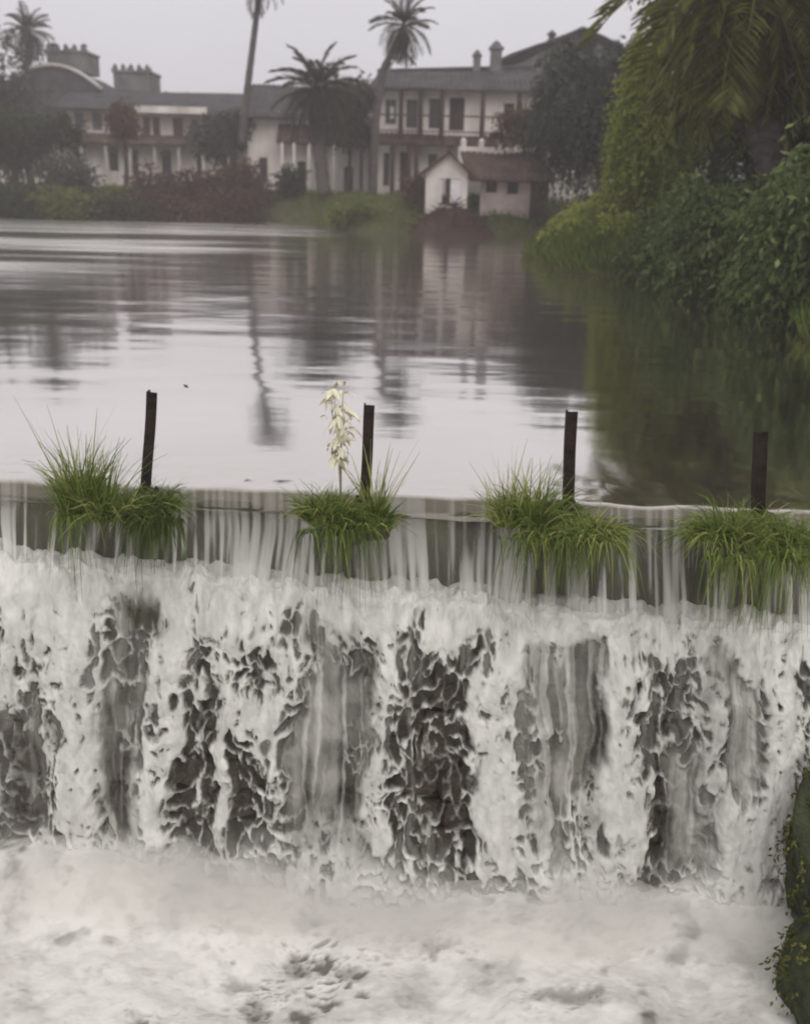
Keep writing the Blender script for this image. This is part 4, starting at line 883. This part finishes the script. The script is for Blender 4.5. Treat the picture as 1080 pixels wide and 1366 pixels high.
# ------------------------------------------------------------------ things on the weir
labels = ('dark iron post leaning right beside the ragged left grass tuft', 'dark iron post right behind the cream leaved stalk',
          'dark iron post rising out of the widest bright grass tuft', 'dark iron post against the dark green reflection, shortest of the four')
for (b, t), lb in zip(POSTS, labels):
    base = Vector((b.x, b.y, -0.02)); d = Vector(t) - b; L = d.length + 0.05
    o = empty('iron_post', base, lb, 'post', 'iron posts along the weir crest'); w = 0.042; k = 0.012
    # angle-iron section swept up with a slight kink
    sec = [(-w, -w), (w, -w), (w, -w + k), (-w + k, -w + k), (-w + k, w), (-w, w)]
    n = 9; V = []; F = []
    for j in range(n):
        u = j / (n - 1); wob = 0.004 * math.sin(u * 5 + b.x)
        V += [(x + wob, y + wob, u * L) for x, y in sec]
    for j in range(n - 1):
        for i in range(6): F.append((j * 6 + i, j * 6 + (i + 1) % 6, (j + 1) * 6 + (i + 1) % 6, (j + 1) * 6 + i))
    me = bpy.data.meshes.new('shaft'); me.from_pydata(V, [], F + [tuple(range((n - 1) * 6, n * 6))]); me.materials.append(M['iron'])
    link('shaft', me, o)
    mb = MB(); mb.box(-0.08, 0.08, -0.08, 0.08, 0.0, 0.016)
    for sx in (-0.06, 0.06):
        for sy in (-0.06, 0.06): mb.lathe((sx, sy, 0.017), [(0.014, 0), (0.014, 0.012), (0.008, 0.02)], 6)
    me = bpy.data.meshes.new('base_plate'); me.from_pydata(mb.v, [], mb.f); me.materials.append(M['iron']); link('base_plate', me, o)
    o.rotation_mode = 'QUATERNION'; o.rotation_quaternion = Vector((0, 0, 1)).rotation_difference(d.normalized())

def blades(n, cx, cy, z0, rx, ry, L, lean, droop, tint, w=0.017):
    a = rng.uniform(0, 2 * math.pi, n); r = np.sqrt(rng.random(n)); ox = rx * r * np.cos(a); oy = ry * r * np.sin(a)
    hangs = droop > 1.05
    B = np.stack([cx + ox, cy + oy, np.full(n, z0)], 1); out = np.stack([ox / rx, oy / ry, np.zeros(n)], 1) * lean + rng.normal(0, 0.22, (n, 3)); out[:, 2] = 1
    D = unit(out); Ls = L * rng.uniform(0.45, 1.15, n); hz = unit(np.stack([D[:, 0], D[:, 1], np.zeros(n)], 1) + 1e-4)
    if hangs: hz = unit(hz * 0.45 + np.array((0, -1.0, 0)) + rng.normal(0, 0.2, (n, 3)) * np.array((1, 1, 0))); D = unit(D * np.array((1, 0.5, 1)) + np.array((0, -0.35, 0)))
    side = np.stack([-hz[:, 1], hz[:, 0], np.zeros(n)], 1) * 0.6 + rng.normal(0, 0.5, (n, 3)); side = unit(side)
    dr = droop * rng.uniform(0.3, 1.5, n)
    m_ = 5; V = np.zeros((n, m_, 2, 3)); 
    for j in range(m_):
        t = j / (m_ - 1); p = B + D * (Ls * t)[:, None] + hz * (Ls * dr * (0.14 if hangs else 0.5) * t * t)[:, None]; p[:, 2] -= Ls * dr * t ** 2.3
        ww = w * (1 - 0.85 * t) * rng.uniform(0.8, 1.2, n)
        V[:, j, 0] = p + side * ww[:, None] / 2; V[:, j, 1] = p - side * ww[:, None] / 2
    keep = V[:, :, :, 2].min((1, 2)) > -0.52 - 0.12 * rng.random(n)
    V = V[keep]; n = len(V)
    i = np.arange(n)[:, None] * (m_ * 2) + np.arange(m_ - 1)[None] * 2
    F = np.stack([i, i + 1, i + 3, i + 2], -1).reshape(-1, 4)
    T = np.clip(np.repeat(np.clip(tint + rng.normal(0, 0.22, n), 0, 1), m_ * 2), 0, 1)
    return V.reshape(-1, 3), F, T
def tuft(label, clumps):
    cl = []
    for (px_, py_, n, rx, ry, L, lean, droop, tint) in clumps:      # break every patch into uneven bunches
        for k in range(7):
            cl.append((px_ + random.uniform(-1, 1) * rx * 120, py_ + random.uniform(-1, 1) * ry * 50, int(n * random.uniform(0.08, 0.22)), rx * random.uniform(0.25, 0.6), ry * random.uniform(0.4, 0.8), L * random.uniform(0.6, 1.5), lean * 0.7, droop * random.uniform(0.5, 1.1), tint + random.gauss(0.03, 0.13)))
    clumps = cl
    c0 = PZ(*clumps[0][:2], 0.0); o = empty('grass_tuft', (c0.x, c0.y, 0.0), label, 'grass tuft', 'grass tufts growing on the weir crest')
    parts = []; roots = []
    for (px_, py_, n, rx, ry, L, lean, droop, tint) in clumps:
        v = PZ(px_, py_, 0.0); parts.append(blades(n, v.x, v.y, -0.03, rx, ry, L, lean, droop, tint)); roots.append((v.x, v.y, rx, ry))
    leaf_obj('blades', parts, M['grass'], o)
tuft('ragged yellowish grass tuft left of the leftmost post', [(112, 674, 60, 0.14, 0.10, 0.62, 0.3, 0.1, .95), (116, 676, 620, 0.20, 0.14, 0.50, 0.45, 0.35, .5), (150, 684, 420, 0.20, 0.12, 0.30, 0.7, 0.7, .4), (108, 690, 80, 0.20, 0.06, 0.30, 0.4, 2.2, .3)])
tuft('dark drooping mossy tuft at the foot of the leftmost post', [(200, 680, 620, 0.24, 0.14, 0.24, 0.9, 1.0, .16), (200, 694, 310, 0.24, 0.07, 0.30, 0.4, 2.2, .12)])
tuft('thick green grass tuft under the cream leaved stalk', [(432, 690, 760, 0.22, 0.14, 0.32, 0.6, 0.7, .38), (486, 694, 620, 0.20, 0.13, 0.26, 0.8, 1.0, .34), (500, 688, 40, 0.05, 0.05, 0.5, 0.3, 0.1, .9), (505, 690, 80, 0.06, 0.06, 0.38, 0.4, 0.3, .15), (455, 706, 210, 0.34, 0.06, 0.30, 0.4, 2.2, .3)])
tuft('wide bright yellow green grass tuft hugging the third post', [(676, 690, 60, 0.16, 0.10, 0.52, 0.3, 0.1, .95), (688, 692, 850, 0.23, 0.15, 0.42, 0.6, 0.55, .62), (740, 698, 620, 0.22, 0.13, 0.28, 0.8, 1.1, .5), (790, 712, 560, 0.18, 0.13, 0.28, 1.0, 1.4, .55), (730, 716, 240, 0.42, 0.06, 0.30, 0.4, 2.2, .4)])
tuft('spreading grass tuft around the rightmost post', [(985, 716, 800, 0.24, 0.15, 0.36, 0.7, 0.9, .55), (1050, 724, 800, 0.26, 0.15, 0.32, 0.8, 1.1, .5), (940, 716, 240, 0.13, 0.10, 0.28, 0.9, 1.2, .5), (1015, 742, 260, 0.46, 0.06, 0.30, 0.4, 2.2, .4)])

# cream-leaved stalk
b = PZ(454, 668, 0.0); top = P(458, 506, b.y)
sk = empty('pale_plant', (b.x, b.y, 0.0), 'upright stalk with drooping cream leaves beside the second post', 'plant')
mb = MB(); H = top.z
mb.tube([(b.x, b.y, -0.03), (b.x + 0.005, b.y, H * 0.5), (top.x, b.y, H * 0.98)], [0.009, 0.007, 0.003], 6); mb.tube([(b.x + 0.01, b.y, -0.03), (b.x - 0.02, b.y - 0.02, H * 0.45), (b.x - 0.05, b.y - 0.02, H * 0.9)], [0.008, 0.006, 0.003], 6); mb.build('stalk', M['stalk'], sk, True)
def cream_leaf(seed):
    r = np.random.default_rng(seed); n = 6; V = []; 
    for j in range(n + 1):
        t = j / n; w = 0.062 * math.sin(math.pi * (0.08 + 0.9 * t)) ** 0.8; x = 0.16 * t; z = 0.04 * t - 0.15 * t * t
        V += [(x, -w / 2, z - 0.006 + r.normal(0, 0.002)), (x, 0, z), (x, w / 2, z - 0.006 + r.normal(0, 0.002))]
    F = [(3 * j + k, 3 * j + k + 1, 3 * j + 4 + k, 3 * j + 3 + k) for j in range(n) for k in (0, 1)]
    me = bpy.data.meshes.new('leaf'); me.from_pydata(V, [], F); me.materials.append(M['cream_leaf']); return me
CL = [cream_leaf(k) for k in range(4)]
for k in range(96):
    t = 0.36 + 0.66 * ((k + random.random()) / 96); o = link('leaf', random.choice(CL), sk); s2 = k % 2
    x = (b.x + (top.x - b.x) * t) if s2 else (b.x - 0.05 * t); az = random.uniform(0, 6.28); rr_ = random.uniform(0.0, 0.10) * min(1, (t - 0.2) * 1.6)
    o.location = (x - b.x + rr_ * math.cos(az), -0.02 * t + rr_ * math.sin(az), H * t * (0.97 if s2 else 0.93)); o.rotation_euler = (random.gauss(0, 0.5), random.gauss(0.15, 0.5), az + random.gauss(0, 0.4)); s = random.uniform(0.32, 0.72); o.scale = (s, s * random.uniform(0.8, 1.3), s)

# mossy boulder at the right foot of the weir
def boulder(name, label, c, r, seed, material):
    n, m_ = 72, 48; th, ph = np.meshgrid(np.linspace(0, 2 * math.pi, n), np.linspace(0.02, math.pi - 0.02, m_))
    d = np.stack([np.sin(ph) * np.cos(th), np.sin(ph) * np.sin(th), np.cos(ph)], -1)
    nn = 0.62 + 0.75 * fbm(np.cos(th) * 2.1 + 5 + seed, ph * 2.0 + np.sin(th) * 1.9, 150, 4) + 0.30 * fbm(np.cos(th) * 6 + 5, ph * 6 + np.sin(th) * 5, 155, 3)
    V = d * nn[..., None] * np.array(r); F = grid_faces(m_, n)
    o = link(name, np_mesh(name, V.reshape(-1, 3), F, material)); o.location = c; tag(o, label, 'rock', 'rocks at the foot of the weir')
    return V.reshape(-1, 3) + np.array(c), unit(V.reshape(-1, 3))
va, vb = P(1082, 1150, 6.25), P(1084, 1310, 5.45)
rk1 = boulder('mossy_rock', 'dark mossy rock at the right foot of the weir, above the foam', (va.x + 0.20, va.y, va.z), (0.32, 0.4, 0.62), 1, M['moss_rock'])
rk2 = boulder('mossy_rock', 'low mossy rock nearest the camera at the right edge of the foam', (vb.x + 0.22, vb.y, vb.z - 0.1), (0.32, 0.45, 0.50), 4, M['moss_rock'])
for lab, rk, n in (('green weeds trailing off the upper mossy rock at the right edge', rk1, 420), ('green weeds on the low mossy rock in the bottom right corner', rk2, 420)):
    VV, NN = rk; to = unit(np.array((0, 0, CAM_Z)) - VV); ok = np.nonzero((NN * to).sum(1) > -0.15)[0]; pick = rng.choice(ok, n)
    c = VV[pick].mean(0); o = empty('weed', c, lab, 'weeds', 'weeds on the rocks at the right edge')
    D = unit(NN[pick] + rng.normal(0, 0.45, (n, 3)) + np.array((0, 0, 0.25)))
    leaf_obj('leaves', [sprays(VV[pick] - NN[pick] * 0.01, D, rng.uniform(0.05, 0.15, n), 7, 0.9, 0.042, 0.022, rng.uniform(0.0, 0.75, n))], M['leaf_olive'], o)
# floating leaf on the lake
v = PZ(248, 515, 0.0); mb = MB(); n = 8
mb.add([(v.x + 0.03 * math.cos(a), v.y + 0.05 * math.sin(a), 0.012 + 0.01 * math.cos(2 * a)) for a in np.linspace(0, 2 * math.pi, n, endpoint=False)] + [(v.x, v.y, 0.004)], [(i, (i + 1) % n, n) for i in range(n)])
tag(mb.build('floating_leaf', M['brush'], None), 'small dark leaf floating alone on the pale lake', 'leaf')

# ------------------------------------------------------------------ spray and air
def volume_mat(name, col, dens, aniso=0.0):
    m, nt, out = mat_base(name); v = nt.nodes.new('ShaderNodeVolumePrincipled'); v.inputs['Color'].default_value = (*col, 1); v.inputs['Density'].default_value = dens; v.inputs['Anisotropy'].default_value = aniso
    nt.links.new(v.outputs[0], out.inputs['Volume']); return m
def spray(label):
    """one long uneven roll of fine droplets along the foot of the falls"""
    xs = np.linspace(-9, 5.2, 240); n = 20; A = np.linspace(0, 2 * math.pi, n, endpoint=False)
    XX, AA = np.meshgrid(xs, A); e = np.sqrt(np.clip(np.minimum(XX + 9, 5.2 - XX) / 0.5, 0, 1))
    ry = (0.20 + 0.16 * fbm(XX * 1.3, AA * 0.4, 160, 2)) * e + 0.001; rz = (0.08 + 0.85 * fbm(XX * 1.6 + 9, AA * 0.3, 163, 3) ** 2.2) * e + 0.001
    ce = crestY(XX) - 1.12 - 0.25 * fbm(XX * 0.9, XX * 0, 166, 2)
    V = np.stack([XX, ce + ry * np.cos(AA), -2.94 + rz * np.sin(AA)], -1)
    i = np.arange(n * 240).reshape(n, 240); j = np.roll(i, -1, 0)
    F = np.stack([i[:, :-1].ravel(), i[:, 1:].ravel(), j[:, 1:].ravel(), j[:, :-1].ravel()], 1)
    V = V.reshape(-1, 3); p = V[F[0]]; nr = np.cross(p[1] - p[0], p[2] - p[1])
    if nr[1] < 0: F = F[:, ::-1]           # the first strip faces +Y: outward
    V = np.concatenate([V, [[-9.0, crestY(-9.0) - 1.2, -2.94]], [[5.2, crestY(5.2) - 1.2, -2.94]]]); c0 = n * 240
    c = np.arange(n); cap0 = np.stack([i[c, 0], i[(c + 1) % n, 0], np.full(n, c0)], 1); cap1 = np.stack([i[(c + 1) % n, -1], i[c, -1], np.full(n, c0 + 1)], 1)
    if nr[1] < 0: pass
    me = np_mesh('spray_mist', V, [F, cap0, cap1], volume_mat('spray', (0.99, 0.98, 0.96), 2.2, 0.1))
    import bmesh
    bm = bmesh.new(); bm.from_mesh(me); bmesh.ops.recalc_face_normals(bm, faces=bm.faces); bm.to_mesh(me); bm.free()
    tag(link('spray_mist', me), label, 'mist', kind='stuff')
spray('white spray rising where the falls hit the pool')
HAZE = 0.0018
hz = MB().box(-330, 330, -70, 430, -5.5, 24).build('haze', volume_mat('haze_air', (0.95, 0.91, 0.93), HAZE, 0.2), None)
tag(hz, 'pale damp haze in the air over the lake', 'haze', kind='stuff')
